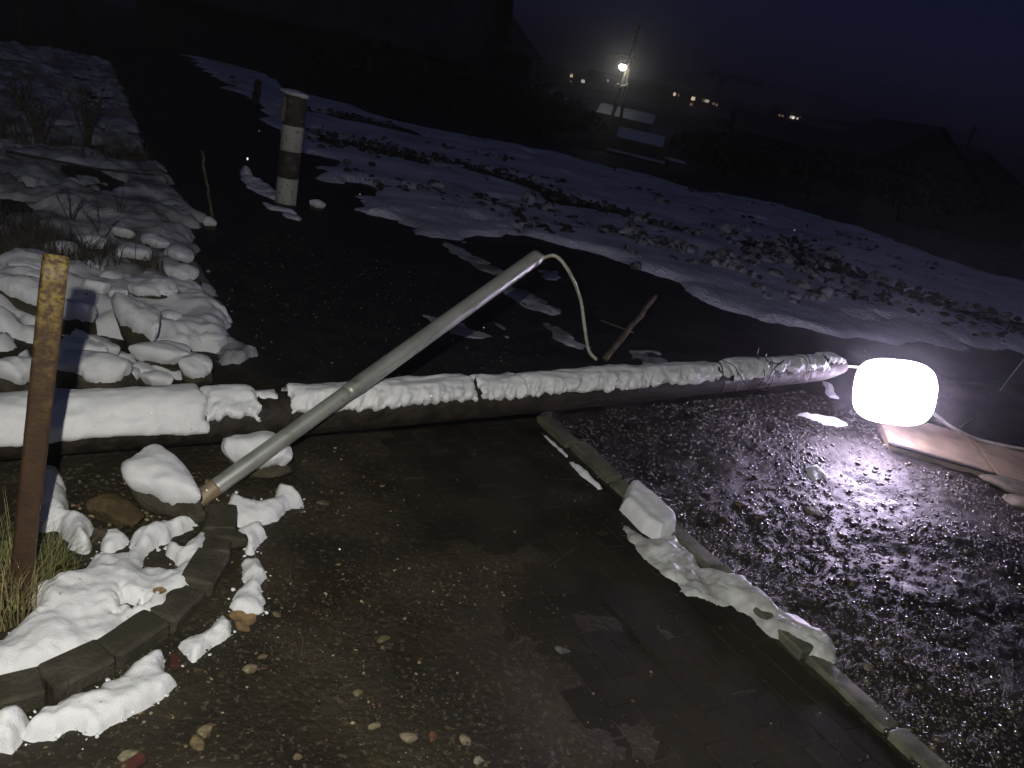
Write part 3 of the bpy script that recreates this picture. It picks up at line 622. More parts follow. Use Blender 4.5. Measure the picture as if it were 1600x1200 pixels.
for px, lab, n_, h, sp_, gm in [((80, 892), 'green grass tuft at the right foot of the rusty post', 130, 0.14, 0.07, M_green), ((14, 960), 'straw coloured grass tuft left of the rusty post foot', 120, 0.24, 0.07, M_straw), ((44, 915), 'thin green grass around the rusty post foot', 90, 0.2, 0.06, M_green), ((-6, 900), 'dry grass tuft at the left picture edge beside the post', 90, 0.26, 0.06, M_green)]:
    p = G(*px); t = empty('grass_tuft', p, 0, lab, 'grass', 'grass round the post')
    V, Fs = blades(n_, h, sp_, 0.7, 0.0045, int(px[0]) + 200); mesh('green_blade_cluster' if gm is M_green else 'straw_blade_cluster', V, Fs, gm, t)
    V, Fs = blades(n_ // 3, h * 1.1, sp_, 0.9, 0.004, int(px[0]) + 300); mesh('straw_blade_cluster' if gm is M_green else 'green_blade_cluster', V, Fs, M_straw if gm is M_green else M_green, t)
def weed(px, h, n_, lab, seed, spread=0.3, r=0.004):
    rg = np.random.default_rng(seed); p = G(*px); t = empty('dry_weed', p, 0, lab, 'weed', 'dry weeds on the snowy bank')
    for i in range(n_):
        a = rg.uniform(0, 6.28); hh = h * rg.uniform(.5, 1); le = spread * hh * rg.uniform(.3, 1.5)
        top = np.array([math.cos(a) * le, math.sin(a) * le, hh]); mid = top * .5 + [rg.normal(0, .03 * h), rg.normal(0, .03 * h), .06 * h]
        b_ = np.array([rg.normal(0, .04 * h), rg.normal(0, .04 * h), -.02]); st = spline([b_, mid, top], 8)
        V, Fs = tube(st, np.linspace(r, r * .35, len(st)), 4); o = mesh('stem', V, Fs, M_weed, t)
        for k in range(4):
            c_ = st[3 + k]; da = rg.uniform(0, 6.28); e = c_ + np.array([math.cos(da), math.sin(da), .7]) * h * .14 * rg.uniform(.5, 1)
            V, Fs = tube([c_, (c_ + e) / 2 + [0, 0, .01], e], [r * .5, r * .4, r * .2], 3); mesh('twig', V, Fs, M_weed, o)
for args in [((65, 232), 0.62, 11, 'dark bushy weed on the far left bank', 1, .35, .012), ((134, 232), 0.6, 12, 'dark bushy weed near the road on the left bank', 2, .3, .012), ((110, 350), 0.30, 7, 'thin twiggy weed on the bank above the rubble', 3, .5, .004), ((160, 375), 0.22, 6, 'short twiggy weed beside a snowy stone', 4, .6, .004), ((60, 370), 0.2, 6, 'low twiggy weed at the left edge of the rubble', 5, .6, .004), ((30, 180), 0.5, 9, 'pale dry weed high on the left bank', 6, .4, .01), ((190, 340), .2, 5, 'sparse twiggy weed at the road edge of the bank', 8, .6, .004)]: weed(*args)
br = spline([np.array(G(10, 257)) + [0, 0, .10], np.array(G(100, 274)) + [0, 0, .10], np.array(G(160, 284)) + [0, 0, .10], np.array(G(238, 290)) + [0, 0, .09]], 24)
V, Fs = tube(br, np.linspace(.012, .006, len(br)), 6); tag(mesh('fallen_branch', V, Fs, M_bark), 'long thin bare branch lying on the bank snow', 'branch')
# leaves: each a small curled blade
def leaf(px, size, rot, lab, mt_=None, lift=0.05):
    p = np.array(G(*px)) + [0, 0, lift]; n_ = 7; V = []; Fs = []
    for i in range(n_):
        t = i / (n_ - 1); wd = size * .38 * math.sin(math.pi * min(.98, t * .9 + .08)) ** .8
        V += [(t * size - size / 2, -wd, .12 * size * (1 - math.cos(t * 2))), (t * size - size / 2, 0, -.02 * size + .1 * size * (1 - math.cos(t * 2))), (t * size - size / 2, wd, .12 * size * (1 - math.cos(t * 2)))]
    for i in range(n_ - 1):
        for j in (0, 1): Fs.append((i * 3 + j, i * 3 + j + 1, i * 3 + j + 4, i * 3 + j + 3))
    o = mesh('fallen_leaf', V, Fs, mt_ or M_yleaf); o.location = Vector([float(v) for v in p]); o.rotation_euler = (.2, .1, rot); tag(o, lab, 'leaf', 'fallen leaves')
leaf((248, 946), 0.036, .3, 'orange leaf lying on the kerb bed snow')
for i, (x, y, lab) in enumerate([(372, 968, 'uppermost tan leaf below the upright snow lump'), (388, 974, 'tan leaf at the right of the leaf pile by the kerb'), (378, 986, 'tan leaf at the bottom of the leaf pile by the kerb'), (214, 1018, None)]):
    if lab: leaf((x, y), 0.05, i * 1.3, lab, M_yleaf, .012)

# ================================================================== RUBBLE STONES WITH SNOW ON THEM
def boulder(px, bottom, wpx, hpx, lab, seed, dep=0.8, rot=(0, 0, 0), thick=0.038, low=0.36, mt_=None, box_=.38, cap=True, cat='stone'):
    p = np.array(G(px, bottom)); d = dist(p); sc = d / F
    size = (wpx * sc * .80, max(wpx * dep, hpx * .6) * sc * .72, hpx * sc * 0.80)
    t = empty('rubble_stone', p + np.array([0, size[1] * .35, size[2] * .38]), 0, lab, cat, 'snow capped rubble left of the road' if cap else None)
    V, Fs = rock_mesh(4, size, seed, box_, .22, rot); mesh('stone_body', V, Fs, mt_ or M_rock, t)
    if cap:
        V, Fs = snow_cap(5, size, seed, thick, box_, .22, rot, low); mesh('snow_cap', V, Fs, M_snow, t)
    return t
for a in [
    (28, 498, 70, 62, 'snowy stone at the left edge, level with the upper rusty post', 1),
    (30, 438, 90, 36, 'long low snowy stone behind the rusty post top', 2),
    (112, 528, 56, 60, 'snowy stone touching the right side of the rusty post', 3),
    (203, 545, 100, 78, 'largest slanting snow topped stone in the rubble', 4, .5, (0, .12, -.75)),
    (244, 584, 92, 46, 'long flat snow topped stone above the pole', 5, .5, (0, -.15, .1)),
    (301, 604, 60, 44, 'rounded snowy stone nearest the road just above the pole', 6),
    (214, 600, 46, 26, 'small snowy stone in front of the long flat one', 7),
    (122, 578, 50, 40, 'snowy stone low between post and slanting stone', 8),
    (154, 570, 34, 26, 'little snowy stone at the foot of the slanting stone', 9),
    (146, 622, 108, 64, 'broad smooth snow topped stone resting against the pole', 10),
    (14, 622, 56, 62, 'round snowy stone at the left edge just above the pole', 11),
    (200, 608, 28, 22, 'tiny snowy stone right of the broad smooth one', 12),
    (142, 482, 34, 42, 'narrow upright snowy stone behind the slanting stone', 13),
    (240, 480, 70, 40, 'flat snowy stone halfway up the bank by the road', 14, .8, (0,0,.3)),
    (280, 452, 60, 36, 'snow covered hump of stone at the road edge of the bank', 15),
    (275, 420, 50, 30, 'small snow covered stone higher on the road edge', 16),
    (140, 405, 44, 34, 'dark sided snowy stone beside a twiggy weed', 17),
    (200, 420, 60, 32, 'snow buried stone in the middle of the bank', 18),
    (240, 615, 40, 24, 'muddy snow dusted stone behind the pole', 19),
    (60, 470, 40, 40, 'snowy stone hidden partly behind the rusty post', 20),
    (325, 360, 22, 16, 'lone small snowy stone on the dark road margin', 21),
    (80, 600, 26, 24, 'small snowy stone just right of the post above the pole', 22), (178, 480, 30, 26, 'snowy knob of stone left of the flat bank stone', 23, .8, (0, .2, .5)),
    (262, 520, 36, 26, 'half buried stone under the bank snow edge', 24, .8, (0, 0, .9)), (326, 545, 30, 16, 'flat snowy pebble at the very road edge', 25),
    (88, 440, 26, 22, 'small snowy stone in line with the post top', 26), (168, 450, 26, 18, 'tiny snowy stone on the bank slope', 27), (300, 480, 34, 20, 'low snowy stone on the bank rim', 28),
    (232, 395, 40, 24, 'snowy stone beside the upper bank rim', 29), (95, 410, 36, 26, 'snowy stone left of the dark sided one', 40), (186, 378, 30, 20, 'small snowy stone among twiggy weeds', 41)]:
    boulder(*a)
# concrete lump under the pole, brick scraps, ochre stone
boulder(240, 800, 140, 84, 'big snow topped rubble lump propping the pole left of the tube', 44, .55, (.1, .15, -.35), .04, .30, box_=.2)
boulder(404, 742, 96, 50, 'rounded snow covered stone behind the galvanised tube', 33, .6, (0, 0, 0), .055, .1, box_=.2)
boulder(168, 815, 90, 44, 'bare ochre stone in the dirt above the kerb bed', 35, .6, (0, 0, -.2), mt_=M_ochre, cap=False)
boulder(150, 850, 22, 34, 'small dark upright stone in the kerb bed', 36, cap=False)
boulder(345, 860, 60, 36, 'dark wet lump at the end of the curved kerb', 38, .8, cap=False, mt_=M_kerb)
boulder(215, 752, 24, 16, 'small orange stone in the dirt below the rubble lump', 37, cap=False, mt_=M_ochre)
for px, w_, lab in [((290, 556), 26, 'dark red brick piece among the snowy rubble'), ((272, 1034), 22, 'red brick chip against the kerb foot'), ((208, 1196), 30, 'red brick chip at the bottom left edge')]:
    p = np.array(G(*px)); sc = dist(p) / F; hw = w_ * sc / 2
    V, Fs = box((-hw, -hw * .6, -hw * .5), (hw, hw * .6, hw * .4), hw * .12, hw * .08); o = fixn(mesh('brick_piece', V, Fs, M_brick, None, False)); o.location = Vector([float(v) for v in p]); o.rotation_euler = (.15, -.1, px[0] % 3); tag(o, lab, 'brick', 'brick scraps')

# ================================================================== LIT LAMP ON THE GROUND
LC = at_z(1397, 612, 0.34)
lamp = empty('fallen_street_lamp', (LC[0], LC[1], 0), 0, 'glaring lit street lamp head lying on the wet ground past the pole tip', 'street lamp')
toc = CPOS - LC; toc /= np.linalg.norm(toc)
lm = bpy.data.objects  # bowl: rounded box with domed front
V, Fs = ICO[4]; p4 = (np.abs(V) ** 3.2).sum(1) ** (-1 / 3.2); Vb = V * p4[:, None] * np.array([0.222, 0.17, 0.178])
bowl = mesh('glass_bowl', Vb, Fs, M_lampglass, lamp); bowl.location = (0, 0, LC[2]); bowl.rotation_euler = (.1, math.radians(-12), math.radians(-18))
Vh = V * p4[:, None] * np.array([0.16, 0.07, 0.11]); hs = mesh('housing', Vh, Fs, M_hous, lamp); hs.location = (0.03, 0.15, LC[2] - .05); hs.rotation_euler = (.1, math.radians(-12), math.radians(-18))
V, Fs = tube(np.array([(0.06, 0.2, LC[2] - .02), (0.12, 0.36, .2), (.16, .5, .12)]), [.032, .03, .03], 16); fixn(mesh('mounting_spigot', V, Fs, M_galv, lamp))
tip = PB - np.array(lamp.location)
V, Fs = tube(spline([tip + [.0, 0, 0], np.array(at_y(1350, 573, LC[1] + .35)) - np.array(lamp.location), np.array([-.12, .1, LC[2] + .12])], 16), .008, 8); mesh('lead_wire', V, Fs, M_cable, lamp)
wr = spline([LC + [.18, .05, -.03], at_z(1462, 648, .2), at_z(1495, 672, .12), at_z(1540, 690, .06), at_z(1620, 706, .05)], 40)
V, Fs = tube(wr - np.array(lamp.location), .012, 8); mesh('supply_cable', V, Fs, M_cable, lamp)
w2 = spline([at_z(1500, 668, .12), at_y(1545, 632, 6.4), at_y(1600, 562, 6.6), at_y(1680, 480, 6.7)], 30)
V, Fs = tube(w2, .004, 6); tag(mesh('overhead_wire', V, Fs, M_cable), 'thin loose wire rising to the right edge beyond the lamp', 'wire')
# concrete slabs beside the lamp
sa, sb_ = np.array(at_z(1392, 690, .06)), np.array(at_z(1556, 738, .06))
sdn = sb_ - sa; sL = np.linalg.norm(sdn[:2]); san = math.atan2(sdn[1], sdn[0])
o = empty('concrete_step', (sa[0], sa[1], 0), san, 'pale concrete step lit by the fallen lamp', 'concrete step')
V, Fs = box((0, 0.006, -.05), (sL, .62, .06), .012, .004); fixn(mesh('step_block', V, Fs, M_slab, o, False))
V, Fs = box((-.01, -.014, .040), (sL + .008, .006, .056), .006, .003); fixn(mesh('dark_edge_strip', V, Fs, M_metal_dark, o, False))  # dark strip along the upper front edge of the step
V, Fs = box((sL + .02, 0.02, -.05), (sL + 1.2, .62, .045), .012, .006); fixn(mesh('step_block', V, Fs, M_slab, o, False))
for i, (px, wl, lab) in enumerate([((1575, 762), 70, 'flat broken concrete piece at the right edge below the step'), ((1597, 790), 50, 'small broken concrete piece at the right picture edge'), ((1270, 800), 26, 'pale stone in the wet gravel left of the lamp')]):
    p = np.array(G(*px)); sc = dist(p) / F; V, Fs = rock_mesh(3, (wl * sc, wl * sc * .8, wl * sc * .28), 50 + i, 1.0, .25); oo = mesh('concrete_fragment', V, Fs, M_conc, None, False); oo.location = Vector([float(v) for v in p + [0, 0, wl * sc * .06]]); tag(oo, lab, 'rubble', 'loose concrete pieces')
for i, (pts, lab) in enumerate([([(1283, 595), (1300, 605), (1310, 625), (1295, 622)], 'small bright snow crescent on mud beside the lamp'), ([(1255, 735), (1275, 730), (1290, 748), (1268, 752)], 'small bright snow lump left of the lamp'), ([(1240, 650), (1300, 655), (1330, 668), (1290, 666)], 'low snow streak in the mud ruts left of the lamp')]):
    tag(snow_sheet('snow_scrap', PX(pts), 0.03, 0.04, 0.012, M_snow, 0.02, 12, rough=.5, seed=140 + i), lab, 'snow', 'snow scraps near the lamp')
tipw = PX([(1285, 560), (1310, 548), (1335, 556), (1300, 566)], z=.5)

# ================================================================== STRIPED BOLLARD
bb = np.array(G(446, 318)); bt = at_y(463, 150, bb[1])
bol = empty('striped_bollard', bb, 0, 'round concrete bollard with worn white and dark bands by the road', 'bollard')
bh = bt[2] - bb[2]; bd = Vector(bt - bb).normalized(); bol.rotation_euler = bd.to_track_quat('Z', 'Y').to_euler()
def band(z0, z1, r, mt_, nm, top=False):
    zs = [z0, z0 + .003, z1 - .003, z1]; rs = [r - .003, r, r, r - .003]
    if top: zs += [z1 + .01, z1 + .014]; rs += [r - .02, r - .05]
    V, Fs = tube([(0, 0, z) for z in zs], rs, 32, True, .012, int(z0 * 100)); return fixn(mesh(nm, V, Fs, mt_, bol))
cuts = [-0.15, .245, .49, .715, bh]
band(-.15, cuts[1], .098, M_white, 'white_band'); band(cuts[1], cuts[2], .099, M_brown, 'dark_band'); band(cuts[2], cuts[3], .098, M_white, 'white_band'); band(cuts[3], bh, .099, M_brown, 'dark_band', True)
V, Fs = box((.02, -.105, .74), (.085, -.06, bh - .02), .01); o = fixn(mesh('bare_patch', V, Fs, M_conc, bol, False)); o.rotation_euler.z = .1
V, Fs = snow_cap(4, (.19, .19, .06), 5, .02, .3, .1); V = V + [0, 0, bh]; mesh('snow_cap', V, Fs, M_fieldsnow, bol)
for i, (pts, lab) in enumerate([([(372, 268), (385, 265), (395, 280), (430, 300), (440, 318), (420, 312), (385, 295)], 'lumpy snow left of the striped bollard foot'), ([(405, 315), (460, 330), (470, 338), (420, 328)], 'thin snow streak in front of the bollard'), ([(440, 333), (465, 340), (468, 346), (445, 340)], 'thinnest snow streak nearest below the bollard')]):
    tag(snow_sheet('snow_scrap', PX(pts), 0.06 if i == 0 else .03, 0.08, 0.014, M_snow, 0.04, 6, rough=.6, seed=150 + i), lab, 'snow', 'snow round the bollard')
boulder(494, 330, 20, 14, 'small snow covered stone right of the bollard foot', 61)

# ================================================================== STAKES AND LATHS
def stick(name, p0, p1, r, mt_, lab, cat):
    p0, p1 = np.array(p0), np.array(p1); t = empty(name, p0, 0, lab, cat); k = 10
    pts = np.linspace(p0, p1, k) - p0; pts[1:-1] += RNG.normal(0, r * .25, (k - 2, 3)); V, Fs = tube(pts, np.linspace(r, r * .8, k), 8, True, .15, 3); fixn(mesh('shaft', V, Fs, mt_, t)); return t
p = G(332, 340); stick('marker_stake', p, at_y(315, 235, p[1]), .014, M_weath, 'thin leaning stake standing at the left of the road', 'stake')
p = G(464, 122); stick('thin_post', p, at_y(484, 26, p[1]), .035, M_weath, 'thin tall post in the dark beyond the bollard', 'post')
p = G(398, 162); stick('short_post', p, at_y(404, 128, p[1]), .07, M_bark, 'short dark post at the near edge of the field', 'post')
p = at_z(945, 562, .05); lath = stick('wooden_lath', p, at_y(1024, 462, 5.5), .022, M_weath, 'narrow wooden lath leaning up behind the fallen pole', 'lath')
q0, q1 = np.array(at_y(938, 500, 5.2)), np.array(at_y(990, 520, 5.2)); V, Fs = tube(np.linspace(q0, q1, 5) - np.array(lath.location), .006, 5); mesh('cross_twig', V, Fs, M_weath, lath)

# ================================================================== LOOSE STONES
def pebble_field(name, XY, sizes, cols, material, sub=1, sink=.3, seed=0):
    rg = np.random.default_rng(seed); V0, F0 = ICO[sub]; n_ = len(XY); nv_ = len(V0)
    jit = 1 + rg.uniform(-.22, .22, (n_, nv_, 1)); A = rg.uniform(0, 6.28, n_); sx = rg.uniform(.7, 1.3, n_); sz = rg.uniform(.45, .8, n_)
    P = V0[None] * jit * np.stack([sx, 1 / sx, sz], 1)[:, None, :] * (np.asarray(sizes)[:, None, None] * .5)
    c_, s_ = np.cos(A)[:, None], np.sin(A)[:, None]; Q = P.copy(); Q[..., 0] = P[..., 0] * c_ - P[..., 1] * s_; Q[..., 1] = P[..., 0] * s_ + P[..., 1] * c_
    Q[..., 0] += XY[:, 0, None]; Q[..., 1] += XY[:, 1, None]; Q[..., 2] += (gz(XY[:, 0], XY[:, 1]) + .006 + np.asarray(sizes) * .5 * sz * (1 - 2 * sink))[:, None]
    Fq = (F0[None] + (np.arange(n_) * nv_)[:, None, None]).reshape(-1, 3); o = mesh(name, Q.reshape(-1, 3), Fq, material)
    at = o.data.color_attributes.new('stone_colour', 'FLOAT_COLOR', 'POINT'); cc = np.ones((n_, nv_, 4)); cc[..., :3] = np.asarray(cols)[:, None, :]; at.data.foreach_set('color', cc.ravel().astype(np.float32)); return o
def scatter(poly, n_, seed, dens=None):
    rg = np.random.default_rng(seed); P = np.asarray(poly); lo, hi = P.min(0), P.max(0); out = []
    while sum(map(len, out)) < n_:
        q = rg.uniform(lo, hi, (n_ * 3, 2)); q = q[poly_sd(q[:, 0], q[:, 1], P) > 0]
        if dens is not None: q = q[rg.uniform(0, 1, len(q)) < dens(q[:, 0], q[:, 1])]
        out.append(q)
    return np.concatenate(out)[:n_]
def palette(n_, seed, cols, var=.25):
    rg = np.random.default_rng(seed); c_ = np.array(cols)[rg.integers(0, len(cols), n_)]; return c_ * rg.uniform(1 - var, 1 + var, (n_, 1))
yp = PX([(850, 664), (1000, 635), (1250, 612), (1350, 640), (1400, 720), (1560, 760), (1660, 780), (1720, 1250), (1450, 1230), (1330, 1080), (1180, 945), (1050, 850), (960, 760)])
ydens = lambda x, y: .18 + .82 * sstep(-.25, .35, fbm(x * 1.7, y * 1.7, 5, 4, 61))
XY = scatter(yp, 30000, 5, ydens); sz = .004 + .012 * np.random.default_rng(6).uniform(0, 1, len(XY)) ** 2.2 + .018 * (np.random.default_rng(7).uniform(0, 1, len(XY)) > .97)
greys = [(.03, .027, .024), (.022, .02, .018), (.045, .04, .03), (.08, .066, .042), (.036, .03, .022)]
tag(pebble_field('yard_gravel', XY, sz, palette(len(XY), 8, greys), M_peb, 1, .35, 9), 'wet glistening gravel spread over the yard towards the lamp', 'gravel', kind='stuff')
mp_ = PX([(-60, 1230), (40, 1165), (280, 1060), (380, 960), (430, 850), (480, 700), (620, 690), (800, 680), (880, 720), (960, 800), (1130, 960), (1400, 1230)])
mdens = lambda x, y: .06 + .94 * sstep(-.1, .5, fbm(x * 2.3, y * 2.3, 8, 4, 63) + .55 * sstep(.5, 1.4, edge_coords(x, y)[1]) - .15)
XY = scatter(mp_, 3800, 15, mdens); sz = .0025 + .008 * np.random.default_rng(16).uniform(0, 1, len(XY)) ** 3 + .009 * (np.random.default_rng(17).uniform(0, 1, len(XY)) > .982)
warm = [(.09, .072, .04), (.06, .047, .028), (.13, .11, .06), (.045, .038, .027), (.24, .20, .12), (.08, .036, .024), (.05, .042, .033), (.045, .045, .04), (.06, .05, .03)]
tag(pebble_field('mud_gravel', XY, sz, palette(len(XY), 18, warm), M_peb2, 1, .35, 19), 'fine pale gravel trodden into the mud over the paving', 'gravel', kind='stuff')
XY = scatter(PX([(120, 740), (330, 740), (350, 800), (300, 830), (140, 840), (110, 800)]), 420, 25); sz = .004 + .016 * np.random.default_rng(26).uniform(0, 1, len(XY)) ** 2.5
tag(pebble_field('dirt_gravel', XY, sz, palette(len(XY), 28, warm), M_peb2, 1, .35, 29), 'loose brown grit on the bare dirt beside the tube foot', 'gravel', kind='stuff')
XY = scatter(PX([(240, 560), (330, 420), (420, 350), (600, 400), (800, 470), (900, 560), (700, 585), (500, 590)]), 2600, 35); sz = .003 + .010 * np.random.default_rng(36).uniform(0, 1, len(XY)) ** 3
tag(pebble_field('road_grit', XY, sz, palette(len(XY), 38, warm + [(.3, .28, .24)]), M_peb2, 1, .35, 39), 'fine grit scattered over the dark road behind the pole', 'gravel', kind='stuff')
# crumbs of earth and stubble along the ruts of the field and over the bank
rgf = np.random.default_rng(71); XY = []
for Pn in ruts:
    for i in range(len(Pn) - 1):
        k = int(260 * np.linalg.norm(Pn[i + 1] - Pn[i]) / 3); u = rgf.uniform(0, 1, (k, 1)); XY.append(Pn[i] + (Pn[i + 1] - Pn[i]) * u + rgf.normal(0, .34, (k, 2)))
XY.append(scatter(PF, 1500, 72, lambda x, y: sstep(0.1, .5, fbm(x * .7, y * .7, 3, 3, 73)) * sstep(22, 10, y))); XY = np.concatenate(XY)
sz = .02 + .11 * rgf.uniform(0, 1, len(XY)) ** 3
o = pebble_field('field_crumbs', XY, sz, palette(len(XY), 74, [(.03, .026, .022), (.05, .045, .04), (.12, .12, .13), (.04, .034, .028)]), M_peb2, 1, .32, 75); o.location.z = .045
tag(o, 'dark crumbs of earth and stubble showing through the field snow', 'earth crumbs', kind='stuff')
bkp = PX([(-60, 150), (150, 150), (220, 250), (300, 360), (320, 440), (200, 440), (-40, 430)])
XY = scatter(bkp, 420, 76, lambda x, y: sstep(-.1, .4, fbm(x * .9, y * .9, 3, 3, 77))); VV, FF, k = [], [], 0
for i, (x, y) in enumerate(XY):
    V, Fs = blades(7, .10 + .16 * rgf.uniform(), .03, .9, .006, 5000 + i, 2); VV.append(V + [x, y, float(0.05)]); FF += [tuple(v + k for v in f) for f in Fs]; k += len(V)
V = np.concatenate(VV); V[:, 2] += gz(V[:, 0], V[:, 1]); tag(mesh('bank_stubble', V, FF, M_weed), 'dry grass stubble sticking out of the bank snow', 'grass', kind='stuff')
cr_ = []
for P_ in ([PX(snowA, **Z6)] + CRUMB_EDGES):
    L_ = len(P_)
    for i in range(L_):
        k = 5; u = rgf.uniform(0, 1, (k, 1)); cr_.append(P_[i] + (P_[(i + 1) % L_] - P_[i]) * u + rgf.normal(0, .016, (k, 2)))
XY = np.concatenate(cr_); sz = .002 + .013 * rgf.uniform(0, 1, len(XY)) ** 4
o = pebble_field('snow_crumbs', XY, sz, palette(len(XY), 79, [(.78, .79, .8)], .08), M_peb2, 1, .2, 80); tag(o, 'tiny crumbs of snow scattered round the snow patches', 'snow crumbs', kind='stuff')
# the bigger single stones
for i, (x, y, wpx, col, lab) in enumerate([(877, 1018, 18, (.14, .13, .12), 'single pale grey stone in the middle of the paving'), (392, 1046, 20, (.30, .25, .15), 'pale yellow stone right of the long snow strip'), (432, 962, 14, (.28, .22, .14), 'pale pebble right of the leaf pile'), (410, 1028, 14, (.24, .19, .10), 'tan pebble between snow lump and pale yellow stone'), (320, 1145, 24, (.28, .23, .13), 'flat yellowish stone near the bottom edge'), (308, 1164, 24, (.22, .16, .08), 'tan stone below the flat yellowish one'), (200, 1184, 22, (.27, .24, .15), 'pale stone at the bottom edge below the snow strip'), (560, 1084, 16, (.26, .22, .13), 'upright pale chip in the mud'), (638, 1156, 26, (.30, .25, .16), 'angular pale stone at the bottom centre'), (586, 1136, 16, (.28, .23, .14), 'small pale stone left of the angular one'), (676, 1152, 18, (.16, .08, .04), 'reddish stone right of the angular pale one'), (728, 1160, 18, (.24, .20, .14), 'grey tan stone right of the reddish stone'), (748, 1190, 14, (.32, .29, .22), 'whitish pebble at the bottom edge'), (464, 1184, 14, (.24, .19, .10), 'tan pebble at the bottom left of centre'), (505, 788, 16, (.20, .17, .11), 'tan stone right of the lobed snow patch'), (600, 1000, 18, (.16, .13, .07), 'dull tan stone in the gravelly mud patch'), (1355, 1046, 16, (.22, .20, .14), 'pale elongated pebble right of the edging stones'), (1355, 1080, 12, (.24, .22, .15), 'round pale pebble right of the last edging stones'), (1330, 912, 22, (.10, .085, .06), 'larger dark stone in the wet gravel'), (1156, 790, 18, (.16, .11, .06), 'brown stone in the gravel right of the snow block'), (1188, 810, 20, (.13, .11, .09), 'grey brown stone next to the brown gravel stone')]):
    p = np.array(G(x, y)); sc = dist(p) / F; V, Fs = rock_mesh(2, (wpx * sc, wpx * sc * .75, wpx * sc * .42), 300 + i, .7, .75, (.2, .15, i * 1.1)); nm = 'stone_%d' % i
    o = mesh('loose_stone', V, Fs, mat('loose_stone_colour', tuple(v * .8 for v in col), tuple(v * .35 for v in col), 60, .65, .75, spec=.3), None, False); o.location = Vector([float(v) for v in p + [0, 0, wpx * sc * .14]]); tag(o, lab, 'stone', 'single loose stones')
tg = lambda: None
# twigs on the mud
for (a, b_, lab) in [((468, 990), (470, 1030), 'short pale straw lying on the mud'), ((855, 890), (905, 855), 'thin twig lying across the paving'), ((455, 808), (500, 792), 'thin twig at the edge of the lobed snow patch'), ((1140, 1090), (1180, 1083), 'thin straw on the paving near the edging')]:
    p, q = np.array(G(*a)) + [0, 0, .012], np.array(G(*b_)) + [0, 0, .010]; V, Fs = tube(spline([p, (p + q) / 2 + [.006, .004, .004], q], 8), .0016, 5); tag(mesh('twig', V, Fs, M_weed), lab, 'twig')

# ================================================================== CLODS ON THE FIELD
rg = np.random.default_rng(55); clods = []
spots = []
for i in range(95):
    u = rg.uniform(); cx = 965 + 345 * u; cy = 365 + 85 * u + rg.normal(0, 17 + 8 * math.sin(u * 3.1)); spots.append((cx, cy, rg.uniform(12, 34), rg.uniform(8, 20)))
for (x, y, w_, h_) in [(678, 296, 26, 16), (825, 322, 24, 30), (855, 335, 20, 20), (760, 322, 24, 14), (800, 340, 30, 9), (890, 352, 34, 10), (940, 362, 40, 12), (660, 312, 34, 8), (1285, 466, 24, 22), (930, 340, 14, 10), (990, 372, 26, 20), (1010, 388, 22, 18)]: spots.append((x, y, w_, h_))
CLOD_LABELS = ['leftmost upright dark clod alone on the open field snow', 'tallest dark clod on the open snow behind the tube tip', 'dark clod just right of the tallest one on the field', 'dark clod halfway between the leftmost and the tallest clod', 'thin flat dark clod below the tallest one', 'long flat dark clod above the hanging cable', 'longest flat dark clod left of the heap', 'wide thin dark clod just below the leftmost one', 'single dark clod at the right end of the heap above the lamp', 'smallest dark clod near the left end of the heap', 'rounded snow dusted clod leading the heap on its left', 'snow dusted clod second from the left end of the heap']
cm = []
for k in range(8):
    V, Fs = rock_mesh(3, (1, .8, 1), 400 + k, .5, .5); o = mesh('earth_clod', V, Fs, M_clod, None, False); cm.append(o.data); bpy.data.objects.remove(o)
order = sorted(range(len(spots)), key=lambda i: spots[i][0])
for i, (x, y, w_, h_) in enumerate(spots):
    p = np.array(G(x, y)); sc = dist(p) / F; o = bpy.data.objects.new('earth_clod', cm[i % 8]); COL.objects.link(o)
    o.location = Vector([float(v) for v in p + [0, 0, h_ * sc * .25]]); o.scale = (w_ * sc, w_ * sc, h_ * sc * 1.3); o.rotation_euler = (rg.normal(0, .3), rg.normal(0, .3), rg.uniform(0, 6.28))
    if i < 95: tag(o, 'frozen snow dusted earth clod in the heap across the field', 'earth clod', 'clods in the heap')
    else: tag(o, CLOD_LABELS[i - 95], 'earth clod', 'single clods on the field snow')

